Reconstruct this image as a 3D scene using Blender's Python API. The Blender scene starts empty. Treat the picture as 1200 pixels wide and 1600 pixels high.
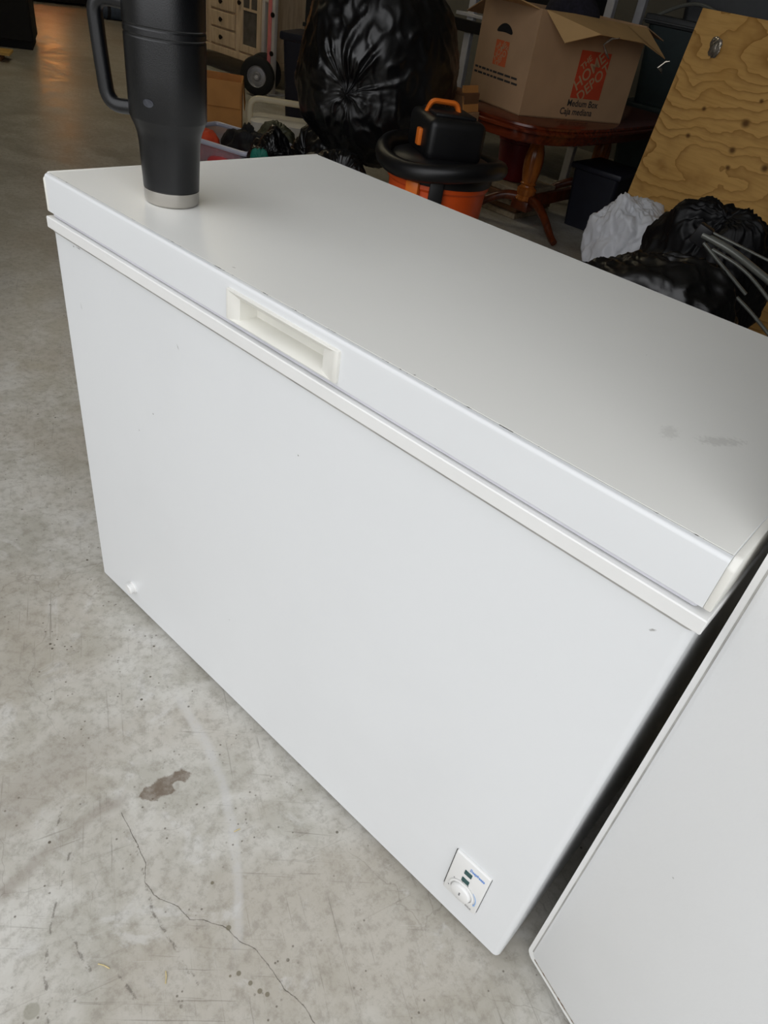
import bpy, bmesh, math, random
from mathutils import Vector, Matrix, noise
import numpy as np

# ------------------------------------------------------------------ camera, world, light, exposure
S = bpy.context.scene
COL = S.collection
PI = math.pi

cam_d = bpy.data.cameras.new('camera')
cam = bpy.data.objects.new('camera', cam_d)
COL.objects.link(cam)
cam_d.sensor_fit = 'AUTO'
cam_d.sensor_width = 36.0
cam_d.lens = 1103.81 / 1600 * 36.0
cam_d.shift_x = -34.7 / 1600
cam_d.shift_y = 14.46 / 1600
cam_d.clip_start = 0.02
cam.matrix_world = Matrix(((0.738023, -0.506903, 0.445389, 1.16942),
                           (0.656099, 0.384855, -0.649169, -0.54454),
                           (0.157655, 0.771321, 0.616611, 1.20381),
                           (0, 0, 0, 1)))
S.camera = cam

W = bpy.data.worlds.new('overcast_sky')
S.world = W
W.use_nodes = True
bg = W.node_tree.nodes['Background']
bg.inputs[0].default_value = (0.965, 0.975, 1.0, 1)     # even overcast sky
bg.inputs[1].default_value = 1.0

# the open roller door behind the photographer lets the sky in; this portal only guides sampling of it
DOOR_X0, DOOR_X1, DOOR_Y, DOOR_H = -1.3, 2.8, -0.15, 3.1
pl = bpy.data.lights.new('door_portal', 'AREA')
pl.shape = 'RECTANGLE'
pl.size = DOOR_X1 - DOOR_X0
pl.size_y = DOOR_H
pl.cycles.is_portal = True
po = bpy.data.objects.new('door_portal', pl)
po.location = ((DOOR_X0 + DOOR_X1) / 2, DOOR_Y - 0.02, DOOR_H / 2)
po.rotation_euler = (PI / 2, 0, 0)
COL.objects.link(po)

S.view_settings.view_transform = 'Standard'
S.view_settings.look = 'None'
S.view_settings.gamma = 1.0
S.view_settings.use_curve_mapping = False
S.view_settings.exposure = 0.90
S.cycles.max_bounces = 10
S.cycles.diffuse_bounces = 6
S.cycles.glossy_bounces = 5
S.cycles.transmission_bounces = 8
S.cycles.sample_clamp_indirect = 6.0
S.cycles.use_denoising = True


# ------------------------------------------------------------------ helpers: materials
def lin(c):
    f = lambda v: (v / 12.92 if v <= 0.04045 else ((v + 0.055) / 1.055) ** 2.4)
    return (f(c[0] / 255), f(c[1] / 255), f(c[2] / 255), 1)


class NT:
    """small node-tree writer"""
    def __init__(self, name):
        self.m = bpy.data.materials.new(name)
        self.m.use_nodes = True
        self.t = self.m.node_tree
        self.b = self.t.nodes['Principled BSDF']
        self.tc = self.t.nodes.new('ShaderNodeTexCoord')

    def n(self, kind, **kw):
        o = self.t.nodes.new('ShaderNode' + kind)
        for k, v in kw.items():
            setattr(o, k, v)
        return o

    def l(self, a, b):
        self.t.links.new(a, b)

    def val(self, s, v):
        if hasattr(v, 'is_output'):
            self.l(v, s)
        else:
            s.default_value = v

    def math(self, op, a, b=0.0, c=0.0, clamp=False):
        o = self.n('Math', operation=op, use_clamp=clamp)
        self.val(o.inputs[0], a); self.val(o.inputs[1], b); self.val(o.inputs[2], c)
        return o.outputs[0]

    def ramp(self, v, lo, hi, to0=0.0, to1=1.0):
        o = self.n('MapRange', interpolation_type='SMOOTHSTEP')
        self.val(o.inputs['Value'], v)
        o.inputs['From Min'].default_value = lo; o.inputs['From Max'].default_value = hi
        o.inputs['To Min'].default_value = to0; o.inputs['To Max'].default_value = to1
        return o.outputs[0]

    def mapping(self, scale=(1, 1, 1), rot=(0, 0, 0), loc=(0, 0, 0)):
        o = self.n('Mapping')
        o.inputs['Scale'].default_value = scale
        o.inputs['Rotation'].default_value = rot
        o.inputs['Location'].default_value = loc
        self.l(self.tc.outputs['Object'], o.inputs['Vector'])
        return o.outputs[0]

    def streak(self, scale, rot=0.0, loc=(0, 0, 0)):
        a = self.n('Mapping'); a.inputs['Rotation'].default_value = (0, 0, rot); a.inputs['Location'].default_value = loc
        self.l(self.tc.outputs['Object'], a.inputs['Vector'])
        b = self.n('Mapping'); b.inputs['Scale'].default_value = scale
        self.l(a.outputs[0], b.inputs['Vector'])
        return b.outputs[0]

    def noise(self, scale, detail=4, rough=0.5, vec=None, dist=0.0):
        o = self.n('TexNoise')
        o.inputs['Scale'].default_value = scale
        o.inputs['Detail'].default_value = detail
        o.inputs['Roughness'].default_value = rough
        o.inputs['Distortion'].default_value = dist
        self.l(vec if vec is not None else self.tc.outputs['Object'], o.inputs['Vector'])
        return o.outputs['Fac']

    def mix(self, fac, a, b):
        o = self.n('Mix', data_type='RGBA')
        self.val(o.inputs[0], fac)
        self.val(o.inputs[6], a); self.val(o.inputs[7], b)
        return o.outputs[2]

    def bump(self, h, strength=0.2, dist=0.002):
        o = self.n('Bump')
        o.inputs['Strength'].default_value = strength
        o.inputs['Distance'].default_value = dist
        self.l(h, o.inputs['Height'])
        self.l(o.outputs[0], self.b.inputs['Normal'])

    def col(self, c):
        self.val(self.b.inputs['Base Color'], c)

    def set(self, rough=None, metal=None, spec=None, trans=None, coat=None, alpha=None):
        if rough is not None: self.val(self.b.inputs['Roughness'], rough)
        if metal is not None: self.val(self.b.inputs['Metallic'], metal)
        if spec is not None: self.val(self.b.inputs['Specular IOR Level'], spec)
        if trans is not None: self.val(self.b.inputs['Transmission Weight'], trans)
        if coat is not None: self.val(self.b.inputs['Coat Weight'], coat)
        if alpha is not None: self.val(self.b.inputs['Alpha'], alpha)


def simple(name, rgb, rough=0.5, metal=0.0, var=0.08, scale=12, bump=0.0, bscale=200, spec=None, coat=None):
    k = NT(name)
    c = lin(rgb)
    d = tuple(max(0, v * (1 - var)) for v in c[:3]) + (1,)
    e = tuple(min(1, v * (1 + var)) for v in c[:3]) + (1,)
    k.col(k.mix(k.ramp(k.noise(scale), 0.3, 0.7), d, e))
    k.set(rough=rough, metal=metal, spec=spec, coat=coat)
    if bump:
        k.bump(k.noise(bscale, 3), bump, 0.001)
    return k.m


# ------------------------------------------------------------------ helpers: geometry
def bm_box(x0, x1, y0, y1, z0, z1, bev=0.0, seg=2, bm=None):
    bm = bm or bmesh.new()
    r = bmesh.ops.create_cube(bm, size=1.0)
    for v in r['verts']:
        v.co = Vector(((x0 + x1) / 2 + v.co.x * (x1 - x0), (y0 + y1) / 2 + v.co.y * (y1 - y0), (z0 + z1) / 2 + v.co.z * (z1 - z0)))
    if bev > 0:
        es = list({e for v in r['verts'] for e in v.link_edges})
        bmesh.ops.bevel(bm, geom=es, offset=bev, segments=seg, profile=0.5, affect='EDGES')
    return bm


def bm_lathe(profile, segs=48, cap=True, bm=None, center=(0, 0, 0)):
    bm = bm or bmesh.new()
    rings = []
    for r, z in profile:
        if r < 1e-6:
            rings.append([bm.verts.new((center[0], center[1], center[2] + z))])
        else:
            rings.append([bm.verts.new((center[0] + r * math.cos(2 * PI * i / segs), center[1] + r * math.sin(2 * PI * i / segs), center[2] + z)) for i in range(segs)])
    for a, b in zip(rings, rings[1:]):
        for i in range(segs):
            j = (i + 1) % segs
            if len(a) == 1 and len(b) == 1: continue
            if len(a) == 1: bm.faces.new((a[0], b[j], b[i]))
            elif len(b) == 1: bm.faces.new((a[i], a[j], b[0]))
            else: bm.faces.new((a[i], a[j], b[j], b[i]))
    if cap:
        if len(rings[0]) > 1: bm.faces.new(list(reversed(rings[0])))
        if len(rings[-1]) > 1: bm.faces.new(rings[-1])
    bmesh.ops.recalc_face_normals(bm, faces=bm.faces)
    return bm


def bm_tube(pts, r, segs=12, closed=False, bm=None, sx=1.0, sy=1.0):
    """round (or flattened) bar swept along a polyline"""
    bm = bm or bmesh.new()
    pts = [Vector(p) for p in pts]
    n = len(pts)
    up = Vector((0, 0, 1))
    rings = []
    prev = None
    for i, p in enumerate(pts):
        if closed: d = pts[(i + 1) % n] - pts[i - 1]
        else: d = pts[min(i + 1, n - 1)] - pts[max(i - 1, 0)]
        d.normalize()
        if prev is None:
            ref = up if abs(d.dot(up)) < 0.95 else Vector((1, 0, 0))
            a = d.cross(ref).normalized()
        else:
            a = (prev - d * prev.dot(d)).normalized()
        prev = a
        b = d.cross(a)
        rr = r[i] if isinstance(r, (list, tuple)) else r
        rings.append([bm.verts.new(p + a * (math.cos(2 * PI * k / segs) * rr * sx) + b * (math.sin(2 * PI * k / segs) * rr * sy)) for k in range(segs)])
    m = n if closed else n - 1
    for i in range(m):
        A, B = rings[i], rings[(i + 1) % n]
        for k in range(segs):
            bm.faces.new((A[k], A[(k + 1) % segs], B[(k + 1) % segs], B[k]))
    if not closed:
        bm.faces.new(list(reversed(rings[0]))); bm.faces.new(rings[-1])
    bmesh.ops.recalc_face_normals(bm, faces=bm.faces)
    return bm


def round_path(pts, r, seg=6):
    """polyline with its inner corners rounded"""
    pts = [Vector(p) for p in pts]
    out = [pts[0]]
    for a, b, c in zip(pts, pts[1:], pts[2:]):
        u = (a - b).normalized(); v = (c - b).normalized()
        q = min(r, (a - b).length * 0.49, (c - b).length * 0.49)
        p0, p1 = b + u * q, b + v * q
        for k in range(seg + 1):
            t = k / seg
            out.append(p0 * (1 - t) ** 2 + b * 2 * t * (1 - t) + p1 * t ** 2)
    out.append(pts[-1])
    return out


def bm_prism(poly, z0, z1, bm=None):
    bm = bm or bmesh.new()
    lo = [bm.verts.new((p[0], p[1], z0)) for p in poly]
    hi = [bm.verts.new((p[0], p[1], z1)) for p in poly]
    n = len(poly)
    bm.faces.new(list(reversed(lo))); bm.faces.new(hi)
    for i in range(n):
        bm.faces.new((lo[i], lo[(i + 1) % n], hi[(i + 1) % n], hi[i]))
    bmesh.ops.recalc_face_normals(bm, faces=bm.faces)
    return bm


def xf(bm, loc=(0, 0, 0), rot=(0, 0, 0), scale=(1, 1, 1)):
    from mathutils import Euler
    M = Matrix.Translation(loc) @ Euler(rot).to_matrix().to_4x4() @ Matrix.Diagonal((*scale, 1))
    bm.transform(M)
    return bm


def merge(*bms):
    a = bms[0]
    for b in bms[1:]:
        me = bpy.data.meshes.new('tmp'); b.to_mesh(me); a.from_mesh(me); bpy.data.meshes.remove(me); b.free()
    return a


def obj(name, bm, mat, parent=None, world=False, smooth=40, label=None):
    """links bm as ONE mesh object; with world=True the mesh was drawn in world coordinates"""
    if world and parent is not None:
        bm.transform(parent.matrix_basis.inverted())
    me = bpy.data.meshes.new(name)
    bm.to_mesh(me); bm.free()
    if smooth:
        me.shade_smooth()
        me.set_sharp_from_angle(angle=math.radians(smooth))
    me.materials.append(mat)
    o = bpy.data.objects.new(name, me)
    COL.objects.link(o)
    if parent is not None: o.parent = parent
    if label: o['label'] = label
    return o


def thing(name, label, cat, loc=(0, 0, 0), rotz=0.0, group=None):
    o = bpy.data.objects.new(name, None)
    o.empty_display_size = 0.05
    COL.objects.link(o)
    o.matrix_basis = Matrix.Translation(loc) @ Matrix.Rotation(rotz, 4, 'Z')
    o['label'] = label; o['category'] = cat
    if group: o['group'] = group
    return o


def tag(o, label, cat, group=None):
    o['label'] = label; o['category'] = cat
    if group: o['group'] = group
    return o


def struct(name, bm, mat, smooth=0):
    o = obj(name, bm, mat, smooth=smooth)
    o['kind'] = 'structure'
    return o


def boolean_cut(bm, cutter):
    """bm minus cutter"""
    ma = bpy.data.meshes.new('a'); bm.to_mesh(ma); bm.free()
    mb = bpy.data.meshes.new('b'); cutter.to_mesh(mb); cutter.free()
    oa = bpy.data.objects.new('a', ma); ob = bpy.data.objects.new('b', mb)
    COL.objects.link(oa); COL.objects.link(ob)
    md = oa.modifiers.new('cut', 'BOOLEAN'); md.operation = 'DIFFERENCE'; md.object = ob; md.solver = 'EXACT'
    dg = bpy.context.evaluated_depsgraph_get()
    me = bpy.data.meshes.new_from_object(oa.evaluated_get(dg))
    out = bmesh.new(); out.from_mesh(me)
    bpy.data.objects.remove(oa); bpy.data.objects.remove(ob)
    for m in (ma, mb, me): bpy.data.meshes.remove(m)
    return out


def bm_text(body, size, depth=0.0004, align='CENTER', shear=0.0, bold=0.0):
    cu = bpy.data.curves.new('txt', 'FONT')
    cu.body = body; cu.size = size; cu.align_x = align; cu.align_y = 'CENTER'
    cu.extrude = depth / 2; cu.shear = shear; cu.offset = bold
    cu.resolution_u = 3
    o = bpy.data.objects.new('txt', cu); COL.objects.link(o)
    dg = bpy.context.evaluated_depsgraph_get()
    me = bpy.data.meshes.new_from_object(o.evaluated_get(dg))
    bm = bmesh.new(); bm.from_mesh(me)
    bpy.data.objects.remove(o); bpy.data.curves.remove(cu); bpy.data.meshes.remove(me)
    return bm


def bm_bag(c, rad, knot, seed, tuft=0.10, pleat=0.06, lump=0.14, wrinkle=0.02, nu=110, nv=200, floor=None, npl=23):
    """a filled plastic bag: a lumpy body whose film is gathered in pleats to a tied knot"""
    rnd = random.Random(seed)
    k = Vector(knot).normalized()
    a = k.orthogonal().normalized(); b = k.cross(a)
    off = Vector((rnd.uniform(-50, 50), rnd.uniform(-50, 50), rnd.uniform(-50, 50)))
    ph = [rnd.uniform(0, 2 * PI) for _ in range(4)]
    bm = bmesh.new()
    rings = []
    for i in range(nu + 1):
        th = PI * (i / nu) ** 1.25
        if i == 0 or i == nu:
            js = [0]
        else:
            js = range(nv)
        ring = []
        for j in js:
            f = 2 * PI * j / nv
            w = noise.noise(off + Vector((math.cos(f) * 1.7, math.sin(f) * 1.7, th * 1.2)))
            ff = f + 0.35 * w
            d = k * math.cos(th) + (a * math.cos(f) + b * math.sin(f)) * math.sin(th)
            r = 1.0 + lump * noise.noise(off + d * 1.6) + lump * 0.45 * noise.noise(off + d * 3.7)
            p1 = math.sin(npl * ff + ph[0]) + 0.6 * math.sin((npl * 1.7) // 1 * ff + ph[1]) + 0.5 * math.sin((npl * 0.6) // 1 * ff + ph[2])
            near = math.exp(-((th - 0.36) / 0.34) ** 2) * min(1.0, max(0.12, 0.55 + 1.3 * noise.noise(off * 7 + Vector((math.cos(f) * 0.9, math.sin(f) * 0.9, 0)))))
            r += pleat * near * p1 * (0.55 + 0.45 * noise.noise(off * 2 + d * 5))
            r -= 0.16 * math.exp(-(th / 0.30) ** 2)
            r += tuft * math.exp(-(th / 0.10) ** 2) * 1.6
            n1 = 1 - abs(noise.noise(off * 3 + Vector((d.x * 7, d.y * 7, d.z * 4.5))))
            r += wrinkle * (n1 ** 4 - 0.4) * 1.8
            n2 = 1 - abs(noise.noise(off * 5 + d * 15))
            r += wrinkle * 0.45 * (n2 ** 3 - 0.4)
            p = Vector((c[0] + d.x * rad[0] * r, c[1] + d.y * rad[1] * r, c[2] + d.z * rad[2] * r))
            if floor is not None and p.z < floor + 0.02:
                p.z = floor + 0.02 * math.exp((p.z - floor - 0.02) * 6)
            ring.append(bm.verts.new(p))
        rings.append(ring)
    for A, B in zip(rings, rings[1:]):
        for j in range(nv):
            j2 = (j + 1) % nv
            if len(A) == 1: bm.faces.new((A[0], B[j], B[j2]))
            elif len(B) == 1: bm.faces.new((A[j], B[0], A[j2]))
            else: bm.faces.new((A[j], B[j], B[j2], A[j2]))
    bmesh.ops.recalc_face_normals(bm, faces=bm.faces)
    return bm


# ------------------------------------------------------------------ materials
def mat_floor():
    k = NT('sealed_concrete')
    o = k.tc.outputs['Object']
    sep = k.n('SeparateXYZ'); k.l(o, sep.inputs[0])
    X, Y = sep.outputs[0], sep.outputs[1]
    big = k.noise(1.6, 5, 0.6)
    mid = k.noise(6.5, 6, 0.62, dist=0.6)
    fine = k.noise(48, 8, 0.75)
    c = k.mix(k.ramp(mid, 0.36, 0.64), lin((172, 169, 159)), lin((196, 194, 187)))
    c = k.mix(k.math('MULTIPLY', k.ramp(big, 0.48, 0.66), 0.55), c, lin((158, 149, 134)))
    # pale worn patches
    c = k.mix(k.math('MULTIPLY', k.ramp(k.noise(9, 5, 0.65, k.mapping(loc=(3.1, 1.7, 0)), 1.2), 0.56, 0.68), 0.5), c, lin((199, 198, 194)))
    # fine mottling
    c = k.mix(k.math('MULTIPLY', k.ramp(fine, 0.44, 0.66), 0.42), c, lin((118, 111, 99)))
    # trowel and drag scratches, in three directions
    for rot, ld, sc, w in ((0.5, (0, 0, 0), 1.0, 0.30), (-0.75, (4, 2, 0), 1.3, 0.26), (1.9, (7, 5, 0), 0.9, 0.24)):
        v = k.streak((4.0 * sc, 130 * sc, 1), rot, ld)
        s = k.noise(1.0, 4, 0.65, v, 0.35)
        gate = k.ramp(k.noise(3.0, 3, 0.5, k.mapping(loc=ld)), 0.45, 0.62)
        c = k.mix(k.math('MULTIPLY', k.math('MULTIPLY', k.ramp(s, 0.60, 0.70), gate), w * 1.6), c, lin((98, 92, 82)))
        c = k.mix(k.math('MULTIPLY', k.math('MULTIPLY', k.ramp(s, 0.34, 0.26), gate), w * 1.2), c, lin((206, 205, 200)))
    # pits
    vor = k.n('TexVoronoi'); vor.inputs['Scale'].default_value = 85; k.l(o, vor.inputs['Vector'])
    pit = k.math('MULTIPLY', k.ramp(vor.outputs['Distance'], 0.20, 0.10), k.ramp(k.noise(16, 3), 0.52, 0.62))
    c = k.mix(k.math('MULTIPLY', pit, 0.75), c, lin((84, 76, 64)))
    vor2 = k.n('TexVoronoi'); vor2.inputs['Scale'].default_value = 26; k.l(o, vor2.inputs['Vector'])
    c = k.mix(k.math('MULTIPLY', k.ramp(vor2.outputs['Distance'], 0.085, 0.05), k.ramp(k.noise(7, 2, 0.5, k.mapping(loc=(9, 9, 0))), 0.5, 0.56)), c, lin((90, 84, 72)))
    # craze lines
    w1 = k.n('TexVoronoi', feature='DISTANCE_TO_EDGE'); w1.inputs['Scale'].default_value = 5.5
    dn = k.n('TexNoise'); dn.inputs['Scale'].default_value = 9; dn.inputs['Detail'].default_value = 4; k.l(o, dn.inputs['Vector'])
    ad = k.n('MixRGB', blend_type='ADD'); ad.inputs[0].default_value = 0.12; k.l(o, ad.inputs[1]); k.l(dn.outputs['Color'], ad.inputs[2])
    k.l(ad.outputs[0], w1.inputs['Vector'])
    c = k.mix(k.math('MULTIPLY', k.ramp(w1.outputs['Distance'], 0.007, 0.001), k.math('MULTIPLY', k.ramp(k.noise(2.4, 2, 0.5, k.mapping(loc=(1, 6, 0))), 0.48, 0.6), 0.3)), c, lin((104, 97, 86)))

    def curve_dist(pts, swap=False, wob=0.004, wsc=60, soft=0.004):
        """distance in metres from a drawn line; its coordinate runs along x (or y)"""
        pts = sorted([(p[1], p[0]) if swap else p for p in pts])
        x0, x1 = pts[0][0], pts[-1][0]
        ys = [p[1] for p in pts]; y0, y1 = min(ys) - 0.01, max(ys) + 0.01
        U, V = (Y, X) if swap else (X, Y)
        u = k.math('DIVIDE', k.math('SUBTRACT', U, x0), x1 - x0)
        fc = k.n('FloatCurve')
        cv = fc.mapping.curves[0]
        P = [((p[0] - x0) / (x1 - x0), (p[1] - y0) / (y1 - y0)) for p in pts]
        cv.points[0].location = P[0]; cv.points[1].location = P[-1]
        for p in P[1:-1]: cv.points.new(*p)
        for p in cv.points: p.handle_type = 'VECTOR'
        fc.mapping.update()
        k.l(u, fc.inputs['Value'])
        v = k.math('ADD', k.math('MULTIPLY', fc.outputs[0], y1 - y0), y0)
        v = k.math('ADD', v, k.math('MULTIPLY', k.math('SUBTRACT', k.noise(wsc, 4, 0.6), 0.5), wob))
        dist = k.math('ABSOLUTE', k.math('SUBTRACT', V, v))
        inside = k.math('MULTIPLY', k.ramp(u, -0.004, soft), k.ramp(u, 1.004, 1.0 - soft))
        return dist, inside

    # the long wandering crack
    d, ins = curve_dist([(0.526, -0.272), (0.579, -0.281), (0.628, -0.291), (0.651, -0.308), (0.678, -0.309), (0.692, -0.305), (0.716, -0.294), (0.748, -0.291), (0.763, -0.276), (0.797, -0.259), (0.823, -0.258), (0.851, -0.247), (0.89, -0.248), (0.923, -0.251), (0.958, -0.245), (0.987, -0.25)], wob=0.006)
    crack = k.math('MULTIPLY', k.math('MULTIPLY', k.ramp(d, 0.0010, 0.0003), ins), k.ramp(fine, 0.35, 0.6, 0.45, 1.0))
    # pale drag track
    d, ins = curve_dist([(0.36, -0.062), (0.408, -0.07), (0.516, -0.089), (0.604, -0.119), (0.682, -0.158), (0.755, -0.205), (0.809, -0.247), (0.855, -0.285)], wob=0.008, wsc=25, soft=0.12)
    tr = k.math('MULTIPLY', k.math('MULTIPLY', k.ramp(d, 0.014, 0.003), ins), k.ramp(fine, 0.32, 0.62, 0.15, 1.0))
    c = k.mix(k.math('MULTIPLY', tr, 0.42), c, lin((208, 208, 208)))
    # brown smear towards the left
    d, ins = curve_dist([(0.525, -0.50), (0.522, -0.471), (0.515, -0.43), (0.501, -0.371), (0.498, -0.302), (0.508, -0.235)], swap=True, wob=0.02, wsc=18, soft=0.15)
    sm = k.math('MULTIPLY', k.math('MULTIPLY', k.ramp(d, 0.020, 0.004), ins), k.ramp(mid, 0.35, 0.6, 0.25, 0.9))
    c = k.mix(k.math('MULTIPLY', sm, 0.5), c, lin((112, 99, 84)))
    d, ins = curve_dist([(0.40, -0.62), (0.39, -0.40), (0.37, -0.30), (0.36, -0.12)], swap=True, wob=0.06, wsc=9, soft=0.4)
    c = k.mix(k.math('MULTIPLY', k.math('MULTIPLY', k.ramp(d, 0.085, 0.01), ins), 0.38), c, lin((122, 112, 96)))
    # stray dark scuffs
    for pts in ([(0.529, -0.364), (0.54, -0.375), (0.60, -0.43), (0.657, -0.472), (0.726, -0.503)], [(0.449, -0.337), (0.476, -0.357)], [(0.632, -0.425), (0.708, -0.433)], [(0.733, -0.408), (0.787, -0.406)], [(0.60, -0.29), (0.70, -0.325), (0.83, -0.335)]):
        d, ins = curve_dist(pts, wob=0.012, wsc=45)
        c = k.mix(k.math('MULTIPLY', k.math('MULTIPLY', k.ramp(d, 0.0032, 0.0008), ins), k.ramp(fine, 0.47, 0.58, 0.0, 0.55)), c, lin((74, 67, 58)))
    c = k.mix(k.math('MULTIPLY', crack, 0.85), c, lin((70, 62, 52)))

    def spot(cx, cy, rx, ry, ang, wob):
        ca, sa = math.cos(ang), math.sin(ang)
        dx = k.math('SUBTRACT', X, cx); dy = k.math('SUBTRACT', Y, cy)
        u = k.math('DIVIDE', k.math('ADD', k.math('MULTIPLY', dx, ca), k.math('MULTIPLY', dy, sa)), rx)
        v = k.math('DIVIDE', k.math('SUBTRACT', k.math('MULTIPLY', dy, ca), k.math('MULTIPLY', dx, sa)), ry)
        r = k.math('SQRT', k.math('ADD', k.math('MULTIPLY', u, u), k.math('MULTIPLY', v, v)))
        return k.math('ADD', r, k.math('MULTIPLY', k.math('SUBTRACT', k.noise(42, 4, 0.6), 0.5), wob))
    # brown spill stain
    s1 = k.ramp(spot(0.533, -0.190, 0.044, 0.020, 1.35, 1.3), 1.05, 0.85)
    s2 = k.ramp(spot(0.556, -0.172, 0.019, 0.012, 0.4, 1.0), 1.0, 0.8)
    st = k.math('MULTIPLY', s1, k.math('SUBTRACT', 1.0, s2))
    c = k.mix(k.math('MULTIPLY', st, k.ramp(fine, 0.3, 0.6, 0.5, 0.85)), c, lin((98, 82, 66)))
    # round drips
    for x, y, r in ((0.798, -0.257, 0.0042), (0.853, -0.296, 0.002), (0.859, -0.285, 0.0038), (0.881, -0.281, 0.0036), (0.899, -0.278, 0.0038), (0.91, -0.273, 0.0036), (0.726, -0.234, 0.003)):
        c = k.mix(k.math('MULTIPLY', k.ramp(spot(x, y, r, r, 0, 0.4), 1.1, 0.75), 0.75), c, lin((96, 88, 66)))
    ring = spot(0.697, -0.511, 0.011, 0.011, 0, 0.5)
    c = k.mix(k.math('MULTIPLY', k.ramp(ring, 1.1, 0.8), 0.5), c, lin((120, 118, 100)))
    k.col(c)
    k.set(rough=k.ramp(mid, 0.3, 0.7, 0.30, 0.44), spec=0.5)
    h = k.math('ADD', k.math('MULTIPLY', fine, 0.35), k.math('MULTIPLY', crack, -1.0))
    h = k.math('ADD', h, k.math('MULTIPLY', pit, -0.8))
    k.bump(h, 0.25, 0.001)
    return k.m


def mat_enamel(name, rgb, rough=0.3, scratch=0.0, orange_peel=0.03, specks=True, seedloc=(0, 0, 0), marks=None):
    """painted steel sheet with tiny chips and, on the lid, hairline scratches"""
    k = NT(name)
    c0 = lin(rgb)
    c = k.mix(k.math('MULTIPLY', k.ramp(k.noise(2.5, 4, 0.6, k.mapping(loc=seedloc)), 0.4, 0.7), 0.5), c0, tuple(v * 0.95 for v in c0[:3]) + (1,))
    if marks:
        o = k.n('SeparateXYZ'); k.l(k.tc.outputs['Object'], o.inputs[0])
        A, B = o.outputs[marks[0]], o.outputs[marks[1]]
        for (a_, b_, ra, rb, ang, dark) in marks[2]:
            ca, sa = math.cos(ang), math.sin(ang)
            da = k.math('SUBTRACT', A, a_); db = k.math('SUBTRACT', B, b_)
            u = k.math('DIVIDE', k.math('ADD', k.math('MULTIPLY', da, ca), k.math('MULTIPLY', db, sa)), ra)
            v = k.math('DIVIDE', k.math('SUBTRACT', k.math('MULTIPLY', db, ca), k.math('MULTIPLY', da, sa)), rb)
            rr = k.math('ADD', k.math('SQRT', k.math('ADD', k.math('MULTIPLY', u, u), k.math('MULTIPLY', v, v))), k.math('MULTIPLY', k.math('SUBTRACT', k.noise(220, 3), 0.5), 1.6))
            c = k.mix(k.math('MULTIPLY', k.ramp(rr, 1.0, 0.3), dark), c, lin((92, 86, 76)))
    if specks:
        vor = k.n('TexVoronoi'); vor.inputs['Scale'].default_value = 20; k.l(k.mapping(loc=seedloc), vor.inputs['Vector'])
        wn = k.n('Separate' + 'Color'); k.l(vor.outputs['Color'], wn.inputs[0])
        sp = k.math('MULTIPLY', k.ramp(vor.outputs['Distance'], 0.045, 0.02), k.math('GREATER_THAN', wn.outputs[0], 0.87))
        c = k.mix(k.math('MULTIPLY', sp, 0.7), c, lin((96, 92, 84)))
    rg = rough
    if scratch:
        for rot, ld in ((0.35, (0, 0, 0)), (-0.5, (3, 3, 0)), (0.9, (5, 1, 0))):
            v = k.streak((7.0, 900, 1), rot, ld)
            s = k.ramp(k.noise(1.0, 1, 0.4, v, 0.0), 0.70, 0.76)
            g = k.ramp(k.noise(4, 2, 0.5, k.mapping(loc=ld)), 0.52, 0.62)
            f = k.math('MULTIPLY', k.math('MULTIPLY', s, g), scratch)
            c = k.mix(f, c, lin((240, 240, 236)))
        smudge = k.ramp(k.noise(5, 4, 0.6, k.mapping(loc=(2, 8, 0))), 0.45, 0.75)
        rg = k.math('ADD', rough, k.math('MULTIPLY', smudge, 0.10))
    k.col(c)
    k.set(rough=rg, spec=0.5)
    if orange_peel:
        k.bump(k.noise(320, 2, 0.5), orange_peel, 0.001)
    return k.m


def mat_dirtyseam(name, base, dirt, lo, hi, scale=60):
    k = NT(name)
    k.col(k.mix(k.ramp(k.noise(scale, 5, 0.7), lo, hi), lin(base), lin(dirt)))
    k.set(rough=0.5)
    return k.m


def mat_bag(name, rgb, rough=0.26, bump=0.35, spec=0.6):
    k = NT(name)
    k.col(lin(rgb))
    k.set(rough=k.ramp(k.noise(6, 4), 0.3, 0.7, rough - 0.06, rough + 0.1), spec=spec)
    v = k.mapping(scale=(1, 1, 0.6))
    r1 = k.n('TexNoise'); r1.noise_type = 'RIDGED_MULTIFRACTAL'; r1.inputs['Scale'].default_value = 9; r1.inputs['Detail'].default_value = 5
    k.l(v, r1.inputs['Vector'])
    k.bump(r1.outputs['Fac'], bump, 0.012)
    return k.m


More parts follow.
